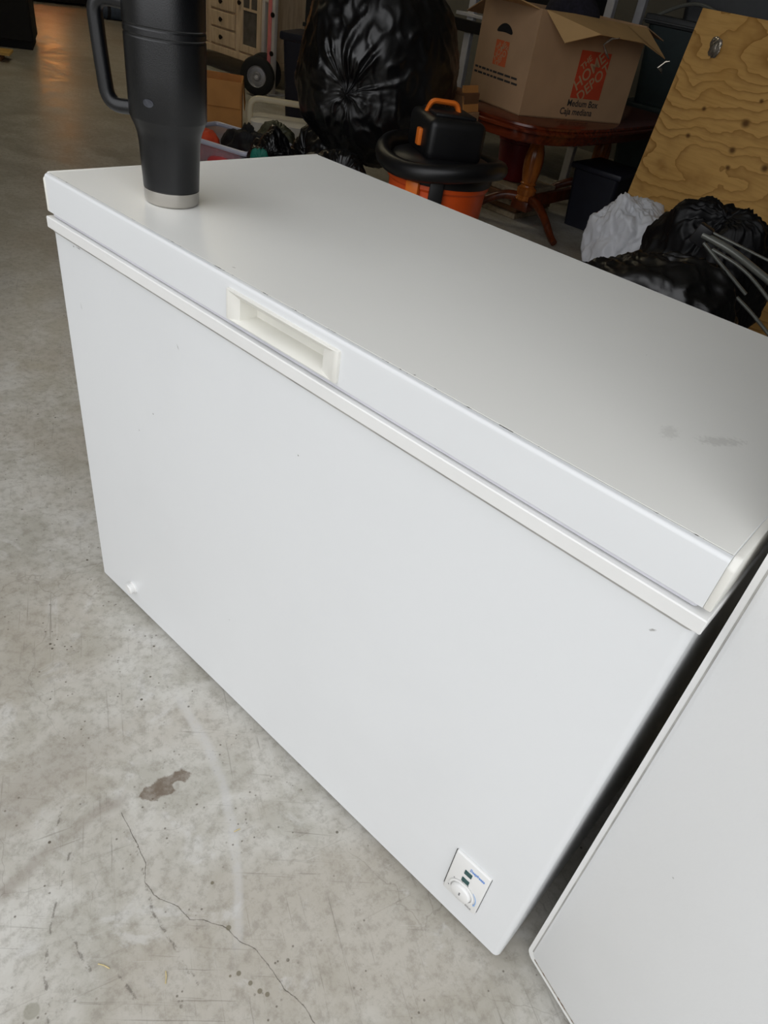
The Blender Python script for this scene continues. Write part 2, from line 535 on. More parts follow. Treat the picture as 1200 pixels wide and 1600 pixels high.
def mat_plywood():
    k = NT('plywood')
    # flat-cut softwood veneer: rings of a slightly wavy cone, grain along the sheet
    v = k.mapping(scale=(0.9, 1.0, 1.6), loc=(0.3, 0, 0))
    w1 = k.noise(1.5, 2, 0.45, v)
    w2 = k.noise(5.5, 3, 0.5, k.mapping(scale=(0.8, 1, 1.3), loc=(2, 3, 1)))
    sep = k.n('SeparateXYZ'); k.l(k.tc.outputs['Object'], sep.inputs[0])
    ph = k.math('ADD', k.math('MULTIPLY', sep.outputs[2], 13.0), k.math('ADD', k.math('MULTIPLY', w1, 12.0), k.math('MULTIPLY', w2, 2.4)))
    s = k.math('FRACT', ph)
    band = k.math('POWER', s, 4.0)
    amp = k.ramp(k.noise(1.4, 2, 0.5, k.mapping(loc=(5, 1, 2))), 0.3, 0.7, 0.55, 1.0)
    c = k.mix(k.math('MULTIPLY', band, amp), lin((212, 168, 100)), lin((128, 84, 34)))
    c = k.mix(k.math('MULTIPLY', k.ramp(k.noise(60, 3, 0.6, k.mapping(scale=(0.08, 1, 1))), 0.4, 0.7), 0.35), c, lin((172, 128, 66)))
    c = k.mix(k.math('MULTIPLY', k.ramp(k.noise(2.2, 3), 0.45, 0.7), 0.3), c, lin((188, 138, 66)))
    # knots
    for x, z, r in ((0.542, 0.848, 0.016), (0.538, 0.728, 0.013), (0.558, 0.654, 0.010), (0.755, 0.704, 0.014), (0.268, 0.854, 0.009), (0.242, 0.724, 0.010), (0.57, 0.949, 0.008)):
        dx = k.math('DIVIDE', k.math('SUBTRACT', sep.outputs[0], x), r * 1.35)
        dz = k.math('DIVIDE', k.math('SUBTRACT', sep.outputs[2], z), r)
        rr = k.math('SQRT', k.math('ADD', k.math('MULTIPLY', dx, dx), k.math('MULTIPLY', dz, dz)))
        c = k.mix(k.math('MULTIPLY', k.ramp(rr, 1.7, 0.3), 0.85), c, lin((74, 42, 20)))
    k.col(c)
    k.set(rough=0.62, spec=0.3)
    k.bump(band, 0.12, 0.0008)
    return k.m


def mat_wood(name, dark, light, rough=0.3, scale=1.0, axis=(1, 12, 12)):
    k = NT(name)
    v = k.mapping(scale=tuple(a * scale for a in axis))
    k.col(k.mix(k.ramp(k.noise(3.0, 5, 0.6, v, 0.8), 0.3, 0.7), lin(dark), lin(light)))
    k.set(rough=rough)
    return k.m


def mat_clear(name, rgb, alpha_rough=0.25):
    k = NT(name)
    k.col(lin(rgb))
    k.set(rough=alpha_rough, trans=0.85, spec=0.4)
    k.b.inputs['IOR'].default_value = 1.15
    return k.m


def mat_emit(name, rgb, strength):
    k = NT(name)
    k.col(lin(rgb))
    k.b.inputs['Emission Color'].default_value = lin(rgb)
    k.b.inputs['Emission Strength'].default_value = strength
    return k.m


M = {}
M['floor'] = mat_floor()
M['ground'] = simple('driveway_concrete', (150, 148, 142), 0.8, var=0.15, scale=2)
M['wall'] = simple('grey_wall_paint', (118, 116, 108), 0.8, var=0.06, scale=3)
M['ceiling'] = simple('ceiling_paint', (206, 203, 192), 0.85, var=0.06, scale=2)
M['trim'] = simple('grey_steel_trim', (168, 170, 164), 0.55, var=0.08)
M['white'] = mat_enamel('white_enamel', (223, 225, 226), 0.34)
M['lidtop'] = mat_enamel('white_enamel_scratched', (234, 234, 229), 0.28, scratch=0.3, seedloc=(4, 2, 0), marks=(0, 1, [(0.474, -0.095, 0.035, 0.012, 0.9, 0.2), (0.43, -0.13, 0.012, 0.02, 0.3, 0.15), (0.322, 0.035, 0.0015, 0.0015, 0, 0.8), (-0.13, -0.262, 0.004, 0.0015, 0.2, 0.5)]))
M['whitefront'] = mat_enamel('white_enamel_front', (223, 225, 226), 0.34, marks=(0, 2, [(-0.227, 0.713, 0.0012, 0.006, 0.5, 0.5), (0.038, 0.672, 0.0015, 0.0012, 0, 0.8), (0.531, 0.750, 0.004, 0.002, 0.6, 0.6), (-0.486, 0.770, 0.008, 0.0012, 0, 0.7), (-0.50, 0.768, 0.003, 0.0015, 0, 0.7), (-0.501, 0.67, 0.002, 0.008, 0.2, 0.25)]))
M['whiteplastic'] = simple('white_plastic', (228, 228, 226), 0.35, var=0.02)
M['cream'] = simple('cream_plastic', (226, 225, 218), 0.35, var=0.03)
M['gasket'] = simple('grey_gasket', (212, 212, 218), 0.5, var=0.06)
M['seam'] = mat_dirtyseam('lid_seam', (196, 196, 192), (52, 48, 42), 0.58, 0.64, 70)
M['seamshade'] = simple('pale_grey_seam_and_shade', (168, 166, 162), 0.6, var=0.15, scale=30)  # fridge door seam, and the painted shadow line under the freezer rim
M['rust'] = mat_dirtyseam('rusty_seam', (170, 166, 158), (98, 66, 38), 0.46, 0.6, 55)
M['fridge'] = mat_enamel('white_pebbled_enamel', (224, 225, 225), 0.36, orange_peel=0.16, seedloc=(1, 7, 3))
M['gapblack'] = simple('gap_shade_black', (20, 20, 22), 0.5, var=0.2)  # black that stands in for shade in narrow gaps
M['black'] = simple('black_plastic', (18, 18, 20), 0.45, var=0.2)
M['blackmatte'] = simple('black_matte', (14, 14, 16), 0.75, var=0.2)
M['mug'] = simple('black_powder_coat', (9, 10, 13), 0.30, var=0.1, bump=0.25, bscale=900)
M['steel'] = simple('brushed_steel', (190, 186, 180), 0.14, metal=1.0, var=0.06)
M['mark'] = simple('worn_grey_mark', (44, 46, 53), 0.5, var=0.3, scale=90)
M['green'] = simple('dark_green_lens', (10, 70, 70), 0.2, var=0.05)
M['blue'] = simple('blue_print', (88, 142, 218), 0.5, var=0.02)
M['paleblue'] = simple('pale_blue_print', (140, 178, 226), 0.5, var=0.02)
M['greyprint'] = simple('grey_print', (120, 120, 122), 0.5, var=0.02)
M['bag'] = mat_bag('black_bag_film', (8, 8, 10), 0.34, 0.22)
M['bagmatte'] = mat_bag('dull_black_bag_film', (6, 6, 9), 0.5, 0.2, 0.3)
M['whitebag'] = mat_bag('white_bag_film', (205, 207, 212), 0.4, 0.5)
M['greenbag'] = mat_bag('dark_green_cloth', (62, 64, 44), 0.6, 0.4)
M['teal'] = simple('teal_cloth', (18, 106, 90), 0.6, var=0.15)
M['kraft'] = simple('kraft_cardboard', (176, 142, 108), 0.8, var=0.07, scale=5, bump=0.05, bscale=60)
M['kraftlight'] = simple('kraft_cardboard_inside', (198, 160, 108), 0.8, var=0.07, scale=5)
M['kraftorange'] = simple('brown_cardboard', (204, 144, 80), 0.8, var=0.08, scale=6)
M['kraftdark'] = simple('dark_cardboard', (120, 84, 54), 0.8, var=0.1, scale=6)
M['orangeprint'] = simple('orange_print', (196, 92, 48), 0.75, var=0.06)
M['redprint'] = simple('orange_red_print', (188, 66, 34), 0.75, var=0.08)
M['blackprint'] = simple('black_print', (46, 44, 42), 0.8, var=0.05)
M['tape'] = simple('clear_packing_tape', (150, 142, 130), 0.12, var=0.5, scale=40, metal=0.5)
M['vacorange'] = simple('orange_plastic', (224, 86, 28), 0.4, var=0.05)
M['vacbright'] = simple('bright_orange_plastic', (238, 122, 40), 0.4, var=0.05)
M['hose'] = simple('black_rubber', (16, 16, 18), 0.4, var=0.15)
M['tablewood'] = mat_wood('cherry_wood', (70, 24, 12), (112, 46, 22), 0.22)
M['legwood'] = mat_wood('amber_wood', (128, 68, 24), (176, 104, 44), 0.2, axis=(10, 10, 1.5))
M['legdark'] = mat_wood('dark_cherry_wood', (72, 32, 16), (110, 52, 24), 0.28, axis=(6, 6, 3))
M['ply'] = mat_plywood()
M['plyedge'] = mat_wood('plywood_edge', (122, 84, 44), (186, 146, 92), 0.7, axis=(2, 2, 90))
M['oak'] = mat_wood('washed_oak', (196, 172, 142), (222, 200, 172), 0.5, axis=(10, 10, 1.2))
M['pane'] = simple('smoky_pane', (96, 92, 88), 0.15, var=0.15, scale=14)
M['knob'] = simple('dark_bronze', (44, 36, 28), 0.4, metal=0.6)
M['tyre'] = simple('tyre_rubber', (17, 17, 17), 0.7, var=0.1)
M['hub'] = simple('grey_wheel_hub', (168, 168, 172), 0.45, metal=0.3, var=0.1, scale=40)
M['red'] = simple('red_plastic', (176, 22, 28), 0.4, var=0.05)
M['redstrap'] = simple('faded_red_webbing', (216, 124, 126), 0.7, var=0.12)
M['railwhite'] = simple('white_painted_tube', (204, 198, 194), 0.45, var=0.05)
M['coolerwhite'] = simple('cooler_white', (226, 222, 212), 0.45, var=0.03)
M['coolercream'] = simple('cooler_handle_cream', (218, 206, 176), 0.5, var=0.04)
M['clear'] = mat_clear('clear_tote_plastic', (222, 224, 234))
M['clearrim'] = simple('frosted_tote_rim', (186, 188, 204), 0.35, var=0.04)
M['orangered'] = simple('orange_red_cloth', (214, 76, 40), 0.7, var=0.1)
M['pinkred'] = simple('pinkish_red_cloth', (206, 70, 72), 0.8, var=0.15)
M['navy'] = simple('navy_plastic', (28, 30, 42), 0.5, var=0.12)
M['tote'] = simple('charcoal_plastic', (52, 55, 58), 0.5, var=0.1)
M['totegreen'] = simple('dark_teal_plastic', (34, 50, 52), 0.5, var=0.12)
M['greymetal'] = simple('grey_steel_post', (214, 214, 218), 0.42, metal=0.4, var=0.08)
M['darkmetal'] = simple('dark_steel', (40, 40, 42), 0.45, metal=0.4, var=0.1)
M['tubegrey'] = simple('grey_tube_paint', (120, 122, 116), 0.35, metal=0.3, var=0.08)
M['redbin'] = simple('dark_red_plastic', (112, 20, 28), 0.35, var=0.1)
M['paper'] = simple('beige_paper', (168, 152, 126), 0.8, var=0.15, scale=40)
M['paperwhite'] = simple('white_paper', (206, 202, 194), 0.8, var=0.05)
M['knit'] = simple('dark_navy_knit', (26, 24, 36), 0.95, var=0.3, scale=60, bump=1.0, bscale=90)
M['yellowwood'] = mat_wood('yellow_pine', (200, 158, 84), (226, 186, 110), 0.6)
M['bluegrey'] = simple('blue_grey_vinyl', (78, 92, 116), 0.4, var=0.15)
M['lampglow'] = mat_emit('lamp_shade_glow', (255, 176, 100), 5.0)
M['fillglow'] = mat_emit('fill_light_glow', (255, 240, 205), 9.0)  # glow of the added ceiling fill lights
M['straw'] = simple('straw', (206, 190, 142), 0.7, var=0.15, scale=200)

# ------------------------------------------------------------------ the setting
XL, XR, YB, ZC = -12.5, 4.2, 6.6, 3.5
struct('floor', bm_box(XL, XR, DOOR_Y - 0.9, YB, -0.15, 0), M['floor'])
struct('ground', bm_box(-30, 22, -26, DOOR_Y - 0.9, -0.25, -0.02), M['ground'])
struct('wall_back', bm_box(XL, XR, YB, YB + 0.2, 0, ZC), M['wall'])
struct('wall_left', bm_box(XL - 0.2, XL, DOOR_Y, YB, 0, ZC), M['wall'])
struct('wall_right', bm_box(XR, XR + 0.2, DOOR_Y, YB, 0, ZC), M['wall'])
struct('ceiling', bm_box(XL, XR, DOOR_Y, YB, ZC, ZC + 0.15), M['ceiling'])
struct('wall_skyblock', bm_box(-2.6, -2.4, -9.0, DOOR_Y - 0.2, -0.02, ZC), M['wall'])      # unseen wall added to block skylight from the left
wf = merge(bm_box(XL, DOOR_X0, DOOR_Y - 0.2, DOOR_Y, 0, ZC), bm_box(DOOR_X1, XR, DOOR_Y - 0.2, DOOR_Y, 0, ZC),
           bm_box(DOOR_X0, DOOR_X1, DOOR_Y - 0.2, DOOR_Y, DOOR_H, ZC))
struct('wall_front', wf, M['wall'])

# unseen ceiling lights added to brighten the lid and the far room
for x_, lab in ((-4.6, 'unseen ceiling light added as fill over the sideboard'), (-7.6, 'unseen ceiling light added as fill farthest left')):
    cl_ = thing('fill_light', lab, 'ceiling light', (x_, 3.2, ZC), 0, 'added ceiling fill lights')
    obj('housing', bm_box(-0.75, 0.75, -0.10, 0.10, -0.07, 0.0, 0.006, 2), M['trim'], cl_, smooth=0)
    obj('diffuser', bm_box(-0.72, 0.72, -0.085, 0.085, -0.10, -0.0705, 0.01, 2), M['fillglow'], cl_, label='glowing white diffuser')

# ------------------------------------------------------------------ chest freezer
FW, FD, FH = 1.1306, 0.575, 0.86
fz = thing('chest_freezer', 'large white chest freezer standing on the concrete floor', 'freezer', (FW / 2, FD / 2, 0))


def fpart(name, bm, m, parent=fz, label=None, smooth=40):
    bm.transform(Matrix.Translation((-FW / 2, -FD / 2, 0)))
    return obj(name, bm, m, parent, smooth=smooth, label=label)


def rounded_rect(x0, x1, y0, y1, r, seg=6):
    pts = []
    for cx, cy, a0 in ((x1 - r, y1 - r, 0), (x0 + r, y1 - r, PI / 2), (x0 + r, y0 + r, PI), (x1 - r, y0 + r, 1.5 * PI)):
        for k in range(seg + 1):
            a = a0 + PI / 2 * k / seg
            pts.append((cx + r * math.cos(a), cy + r * math.sin(a)))
    return pts


fpart('cabinet', bm_prism(rounded_rect(0.002, FW - 0.002, 0.002, 0.570, 0.010), 0.020, 0.778), M['whitefront'])
fpart('rim', bm_box(-0.003, FW + 0.003, -0.003, FD, 0.777, 0.795, 0.0013, 1), M['whiteplastic'], smooth=0)
fpart('rim_shadow', bm_prism(rounded_rect(0.0012, FW - 0.0012, 0.0012, 0.571, 0.010), 0.7727, 0.7772), M['seamshade'])  # grey strip paints the shadow line under the rim
g = merge(bm_prism(rounded_rect(0.0050, FW - 0.012, 0.0050, 0.565, 0.004), 0.7966, 0.7996),
          bm_prism(rounded_rect(0.0062, FW - 0.012, 0.0062, 0.565, 0.004), 0.7996, 0.8010),
          bm_prism(rounded_rect(0.0050, FW - 0.012, 0.0050, 0.565, 0.004), 0.8010, 0.8026))
fpart('gasket_root', bm_prism(rounded_rect(0.0070, FW - 0.014, 0.0070, 0.562, 0.004), 0.7945, 0.8045), M['greyprint'], label='gasket root in grey darkened for the groove shade')  # darker grey puts the shade of the groove into the colour
fpart('gasket', g, M['gasket'])
# the lid: front corner rolled over, with the grip let into its front
lid_prof = [(0.0, 0.8034), (0.0, 0.8555)]
for k in range(1, 7):
    a = PI - PI / 2 * k / 6
    lid_prof.append((0.0045 + 0.0045 * math.cos(a), 0.8555 + 0.0045 * math.sin(a)))
lid_prof += [(FD - 0.004, 0.86), (FD, 0.856), (FD, 0.8034)]


def bm_xprism(prof, x0, x1):
    bm = bmesh.new()
    A = [bm.verts.new((x0, y, z)) for y, z in prof]; B = [bm.verts.new((x1, y, z)) for y, z in prof]
    n = len(prof)
    bm.faces.new(A); bm.faces.new(list(reversed(B)))
    for i in range(n):
        bm.faces.new((A[i], B[i], B[(i + 1) % n], A[(i + 1) % n]))
    bmesh.ops.recalc_face_normals(bm, faces=bm.faces)
    return bm


lid_bm = boolean_cut(bm_xprism(lid_prof, 0.006, FW - 0.007), bm_box(0.459, 0.661, -0.02, 0.032, 0.8075, 0.8475))
lid = fpart('lid', lid_bm, M['white'])
cap_prof = [(y - 0.0008 if y < 0.1 else y, z + (0.0010 if z > 0.85 else -0.0006)) for y, z in lid_prof]
cap_prof = [(-0.0008, 0.8028), (-0.0008, 0.8520)] + [(0.0085, 0.8612), (FD - 0.004, 0.8612), (FD, 0.857), (FD, 0.8028)]
for x0, x1 in ((-0.0005, 0.0062), (FW - 0.0072, FW + 0.001)):
    bm = bm_xprism(cap_prof, x0, x1)
    bmesh.ops.bevel(bm, geom=list(bm.edges), offset=0.0022, segments=2, profile=0.5, affect='EDGES')
    fpart('end_cap', bm, M['cream'], label='cream plastic end cap of the lid')
fpart('top_panel', bm_box(0.0066, FW - 0.0078, 0.0088, FD - 0.006, 0.858, 0.8604, 0.0003, 1), M['lidtop'], label='scratched white top sheet of the lid')
fpart('seam', bm_box(0.0066, FW - 0.0078, 0.0074, 0.0090, 0.858, 0.86015), M['seam'], label='dirty seam along the front edge of the lid')
# recessed grip
hb = bm_box(0.458, 0.662, -0.0045, 0.031, 0.8068, 0.8482, 0.0022, 2)
cut = bmesh.new()
vs = []
for (x0, x1, z0, z1, y) in ((0.4600, 0.6580, 0.8078, 0.8472, -0.0055), (0.4795, 0.6330, 0.8105, 0.8385, 0.0012), (0.4825, 0.6295, 0.8120, 0.8372, 0.0265)):
    vs.append([cut.verts.new(p) for p in ((x0, y, z0), (x1, y, z0), (x1, y, z1), (x0, y, z1))])
cut.faces.new(vs[0]); cut.faces.new(list(reversed(vs[2])))
for A, B in zip(vs, vs[1:]):
    for i in range(4):
        cut.faces.new((A[i], B[i], B[(i + 1) % 4], A[(i + 1) % 4]))
bmesh.ops.recalc_face_normals(cut, faces=cut.faces)
fpart('handle', boolean_cut(hb, cut), M['cream'], label='recessed cream handle in the lid front', smooth=30)
# drain plug, feet
dp = xf(bm_lathe([(0.0135, 0.0), (0.0135, 0.003), (0.0115, 0.004), (0.0118, 0.012), (0.0095, 0.014), (0, 0.014)], 24), rot=(PI / 2, 0, 0), loc=(0.132, 0.003, 0.066))
fpart('drain_plug', dp, M['whiteplastic'])
for x in (0.04, FW - 0.04):
    for y in (0.04, FD - 0.045):
        fpart('foot', bm_lathe([(0.016, 0.0), (0.018, 0.004), (0.014, 0.0205)], 16, center=(x, y, 0)), M['black'], label='black foot')
# control panel
fpart('panel_gap_shade', bm_box(1.0040, 1.0698, 0.0010, 0.004, 0.0835, 0.1905), M['gapblack'], label='black plate for the shade round the control panel')  # black plate paints the shadow line at the panel edges
cp = fpart('control_panel', bm_box(1.0058, 1.0692, -0.0030, 0.003, 0.0798, 0.1942, 0.0022, 3), M['whiteplastic'])
kx, kz = 1.0370, 0.1105


def front(bm, x, y, z):
    return xf(bm, rot=(PI / 2, 0, 0), loc=(x, y, z))


fpart('knob_ring', front(bm_lathe([(0.0235, 0), (0.0235, 0.0012), (0.0225, 0.0016), (0.020, 0.0016), (0.020, 0.0)], 40, cap=False), kx, -0.0035, kz), M['whiteplastic'], cp)
kn = fpart('knob', front(bm_lathe([(0.0185, 0), (0.0182, 0.003), (0.0172, 0.0055), (0.0160, 0.0062), (0, 0.0062)], 40), kx, -0.0035, kz), M['whiteplastic'], cp)
fpart('pointer', bm_box(kx - 0.0012, kx + 0.0012, -0.0100, -0.0090, kz - 0.0035, kz + 0.0045), M['greyprint'], cp, 'grey pointer mark on the knob')
for z in (0.164, 0.1425):
    fpart('indicator_light', bm_box(1.0292, 1.0426, -0.0043, -0.003, z - 0.0052, z + 0.0052, 0.0004, 1), M['green'], cp, 'dark green indicator light')
t = bm_text('Deepfreeze', 0.0092, 0.0003, shear=0.15, bold=0.00010)
t = xf(t, scale=(0.62, 1, 1))
fpart('lettering', front(t, 1.0492, -0.0037, 0.1782), M['blue'], cp, 'blue lettering reading Deepfreeze', smooth=0)
arc = [(kx + 0.0262 * math.cos(a), -0.0037, kz + 0.0262 * math.sin(a)) for a in np.linspace(0.85, -0.25, 12)]
fpart('arc_print', bm_tube(arc, [0.0003 + 0.0006 * k / 11 for k in range(12)], 6), M['paleblue'], cp, 'pale blue arrow arc')
fpart('arrow_head', front(bm_prism([(-0.002, 0.0012), (0.002, 0.0012), (-0.0006, -0.0032)], 0, 0.0003), kx + 0.0255, -0.0036, kz - 0.0072), M['paleblue'], cp)
t = xf(bm_text('COLD', 0.0048, 0.0003), scale=(0.85, 1, 1))
fpart('lettering', front(t, 1.0555, -0.0037, 0.0862), M['greyprint'], cp, 'small grey lettering', smooth=0)
for a in (2.4, 1.75, 1.35, 3.6, 5.1):
    x, z = kx + 0.0258 * math.cos(a), kz + 0.0258 * math.sin(a)
    fpart('dial_mark', bm_box(x - 0.0007, x + 0.0007, -0.0038, -0.003, z - 0.0007, z + 0.0007), M['greyprint'], cp)

# ------------------------------------------------------------------ tumbler on the freezer
mg = thing('travel_tumbler', 'tall black travel tumbler with handle standing on the freezer lid', 'tumbler', (0.183, 0.106, 0.8604))
prof = [(0.0388, 0.0205), (0.0398, 0.022), (0.0415, 0.060), (0.0425, 0.080), (0.0437, 0.091), (0.0462, 0.100), (0.0500, 0.108), (0.0512, 0.1115), (0.0520, 0.1130), (0.0527, 0.1150), (0.0532, 0.17),
        (0.0533, 0.2085), (0.0524, 0.2100), (0.0524, 0.2115), (0.0533, 0.2130), (0.0533, 0.2190), (0.0524, 0.2205), (0.0524, 0.2220), (0.0533, 0.2235),
        (0.0534, 0.262), (0.0524, 0.266), (0.050, 0.267)]
obj('body', bm_lathe(prof, 64), M['mug'], mg, smooth=25)
obj('base_band', bm_lathe([(0.0340, 0.0), (0.0372, 0.0012), (0.0390, 0.004), (0.0396, 0.0205), (0.0385, 0.0212)], 64), M['steel'], mg, label='bare steel base band')
obj('lid', bm_lathe([(0.0505, 0.2665), (0.0510, 0.279), (0.047, 0.283), (0.02, 0.284), (0, 0.284)], 48), M['black'], mg, label='black tumbler lid')
# handle direction: towards the left of the picture, level with the lid
hd = Vector((-0.80, -0.60, 0)).normalized()
hp = [hd * 0.046 + Vector((0, 0, 0.2405)), hd * 0.094 + Vector((0, 0, 0.242)), hd * 0.0905 + Vector((0, 0, 0.18)), hd * 0.085 + Vector((0, 0, 0.116)), hd * 0.043 + Vector((0, 0, 0.1185))]
hb = bm_tube(round_path(hp, 0.024, 8), 0.0108, 16, sx=1.0, sy=0.92)
obj('handle', hb, M['mug'], mg, smooth=60)
# small worn mark low on the body, towards the camera
md = Vector((0.47, -0.88, 0)).normalized(); ms = Vector((-md.y, md.x, 0))
mk_ = bmesh.new()
rim = []
for k in range(20):
    a = 2 * PI * k / 20
    s, h = 0.0075 * math.cos(a), 0.0050 * math.sin(a)
    q = (md * math.cos(s / 0.0533) + ms * math.sin(s / 0.0533))
    rim.append(mk_.verts.new(q * 0.0536 + Vector((0, 0, 0.137 + h))))
mk_.faces.new(rim)
obj('worn_mark', mk_, M['mark'], mg, smooth=0, label='small grey worn mark')

# ------------------------------------------------------------------ upright refrigerator at the right
RA = math.atan2(-0.035, 0.101)
rf = thing('upright_refrigerator', 'white upright refrigerator with pebbled door close beside the freezer', 'refrigerator', (1.1585, 0.038, 0), RA)
rf.matrix_basis = rf.matrix_basis @ Matrix.Rotation(-0.020, 4, 'Y')      # the slab is not level here: it leans a little to its left


def frpart(name, bm, m, parent=rf, **kw):
    return obj(name, bm, m, parent, **kw)


def _yp(poly, y0, y1):
    bm = bmesh.new()
    A = [bm.verts.new((p[0], y0, p[1])) for p in poly]; B = [bm.verts.new((p[0], y1, p[1])) for p in poly]
    n = len(poly)
    bm.faces.new(A); bm.faces.new(list(reversed(B)))
    for i in range(n):
        bm.faces.new((A[i], B[i], B[(i + 1) % n], A[(i + 1) % n]))
    bmesh.ops.recalc_face_normals(bm, faces=bm.faces)
    return bm


RW = 0.66
frpart('cabinet', bm_box(0.004, RW, 0.066, 0.64, 0.03, 1.62, 0.004, 2), M['gapblack'], label='cabinet made black for the shade in the gap')  # black colour makes the narrow gap beside the freezer read as deep shade
frpart('door_gasket', bm_box(0.012, RW - 0.008, 0.050, 0.067, 0.045, 1.60), M['blackmatte'], label='black door gasket')
ds = _yp(rounded_rect(0.0, RW, 0.030, 1.61, 0.014, 5), 0.0005, 0.052)
frpart('door', ds, M['whiteplastic'], label='door edge of white plastic trim')
dsk = _yp(rounded_rect(0.0085, RW - 0.007, 0.0415, 1.603, 0.010, 5), -0.001, 0.006)
bmesh.ops.bevel(dsk, geom=[e for e in dsk.edges if all(v.co.y < 0 for v in e.verts)], offset=0.003, segments=2, profile=0.5, affect='EDGES')
skin = frpart('door_skin', dsk, M['fridge'], label='pebbled white steel door face')
frpart('door_seam', bm_box(0.016, RW - 0.016, -0.0003, 0.006, 0.0385, 0.0418), M['rust'], label='rusty seam along the door bottom')
frpart('side_seam', bm_box(0.0070, 0.0090, 0.0001, 0.006, 0.050, 1.59), M['seamshade'], label='grey seam along the door side')
frpart('handle', bm_tube(round_path([(RW - 0.05, 0.0, 0.95), (RW - 0.05, -0.05, 0.97), (RW - 0.05, -0.05, 1.38), (RW - 0.05, 0.0, 1.40)], 0.03), 0.012, 12), M['whiteplastic'], label='white bar handle')
for x in (0.05, RW - 0.05):
    for y in (0.11, 0.58):
        frpart('foot', bm_lathe([(0.018, -0.02 * x), (0.02, 0.006 - 0.02 * x), (0.012, 0.031)], 14, center=(x, y, 0)), M['black'], label='black levelling foot')

# ------------------------------------------------------------------ trash bags
tag(obj('trash_bag', bm_bag((-1.63, 2.49, 0.765), (0.39, 0.40, 0.45), (0.36, -0.86, -0.22), 7, tuft=0.04, pleat=0.026, lump=0.09, wrinkle=0.013, npl=17), M['bag'], smooth=180),
    'huge round black trash bag with its tied knot facing the freezer', 'trash bag')
tag(obj('trash_bag', bm_bag((-1.40, 2.06, 0.23), (0.19, 0.15, 0.235), (0.5, -0.6, 0.6), 12, floor=0.0, pleat=0.04), M['bag'], smooth=180),
    'low black trash bag just showing at the back left freezer corner', 'trash bag')
tag(obj('trash_bag', bm_bag((-1.93, 2.47, 0.20), (0.22, 0.19, 0.22), (-0.2, -0.8, 0.5), 19, floor=0.0, pleat=0.04, lump=0.15, nu=70, nv=120), M['bag'], smooth=180),
    'black trash bag bulging out under the left side of the huge round bag', 'trash bag')
tag(obj('trash_bag', bm_bag((-1.98, 2.14, 0.19), (0.14, 0.13, 0.20), (0.5, -0.5, 0.6), 31, floor=0.0, pleat=0.05, lump=0.22), M['bag'], smooth=180),
    'slumped black bag beside the clear tote behind the tumbler', 'trash bag')
tag(obj('trash_bag', bm_bag((0.32, 1.88, 0.26), (0.36, 0.24, 0.33), (-0.35, 0.1, 0.93), 44, floor=0.0, tuft=0.03, pleat=0.05, lump=0.2), M['bag'], smooth=180),
    'glossy black trash bag with a slumped top right behind the freezer', 'trash bag')
tag(obj('trash_bag', bm_bag((0.27, 2.46, 0.31), (0.28, 0.22, 0.37), (0.1, -0.3, 0.9), 53, floor=0.0, tuft=0.02, pleat=0.03, lump=0.2), M['bagmatte'], smooth=180),
    'dull black bag between the glossy bag and the plywood sheet', 'trash bag')
tag(obj('trash_bag', bm_bag((-0.27, 2.92, 0.24), (0.20, 0.17, 0.27), (-0.45, 0.05, 0.9), 61, floor=0.0, tuft=0.06, pleat=0.05, lump=0.22), M['whitebag'], smooth=180),
    'white plastic bag in front of the plywood sheet', 'trash bag')
tag(obj('cloth_bundle', bm_bag((-2.48, 2.60, 0.15), (0.16, 0.14, 0.16), (0.3, -0.2, 0.9), 71, floor=0.0, tuft=0.0, pleat=0.05, nu=50, nv=80), M['greenbag'], smooth=180),
    'olive green cloth bundle next to the white cooler', 'bundle')
tag(obj('cloth_bundle', bm_bag((-1.84, 1.95, 0.17), (0.07, 0.07, 0.19), (0.2, -0.2, 0.9), 77, floor=0.0, tuft=0.0, pleat=0.05, nu=40, nv=60), M['teal'], smooth=180),
    'teal cloth just showing over the back corner of the freezer', 'bundle')

# ------------------------------------------------------------------ shop vacuum
va = thing('shop_vacuum', 'orange shop vacuum with a black top and coiled hose behind the freezer', 'vacuum', (-0.87, 2.14, 0), -0.55)
va.matrix_basis = va.matrix_basis @ Matrix.Diagonal((1, 1, 1.09, 1))
obj('tank', bm_lathe([(0.18, 0.08), (0.195, 0.09), (0.215, 0.42), (0.225, 0.43), (0.225, 0.455), (0.20, 0.456)], 48), M['vacorange'], va, label='orange tank')
obj('lid', bm_lathe([(0.228, 0.445), (0.234, 0.455), (0.234, 0.485), (0.21, 0.515), (0.16, 0.53), (0, 0.53)], 48), M['black'], va)
hd_ = obj('motor_housing', bm_box(-0.145, 0.145, -0.125, 0.125, 0.52, 0.665, 0.03, 4), M['black'], va)
obj('vent', bm_box(-0.09, 0.09, -0.09, 0.09, 0.664, 0.676, 0.006, 2), M['darkmetal'], hd_)
obj('handle', bm_tube(round_path([(-0.035, -0.09, 0.66), (-0.03, -0.075, 0.70), (-0.02, 0.035, 0.70), (-0.015, 0.05, 0.66)], 0.03), 0.017, 10, sx=1.5, sy=0.6), M['vacbright'], va, label='bright orange handle')
obj('switch', bm_box(0.015, 0.055, -0.140, -0.12, 0.555, 0.615, 0.006, 2), M['vacbright'], va, label='bright orange switch')
for a in (-PI / 2 - 0.95, -PI / 2 + 1.2):
    obj('latch', xf(bm_box(-0.03, 0.03, 0.205, 0.245, 0.38, 0.485, 0.008, 2), rot=(0, 0, a - PI / 2)), M['black'], va)
obj('latch', xf(bm_box(-0.03, 0.03, 0.212, 0.24, 0.40, 0.452, 0.006, 2), rot=(0, 0, 0.75 - PI / 2 - PI / 2)), M['vacbright'], va)
hose = []
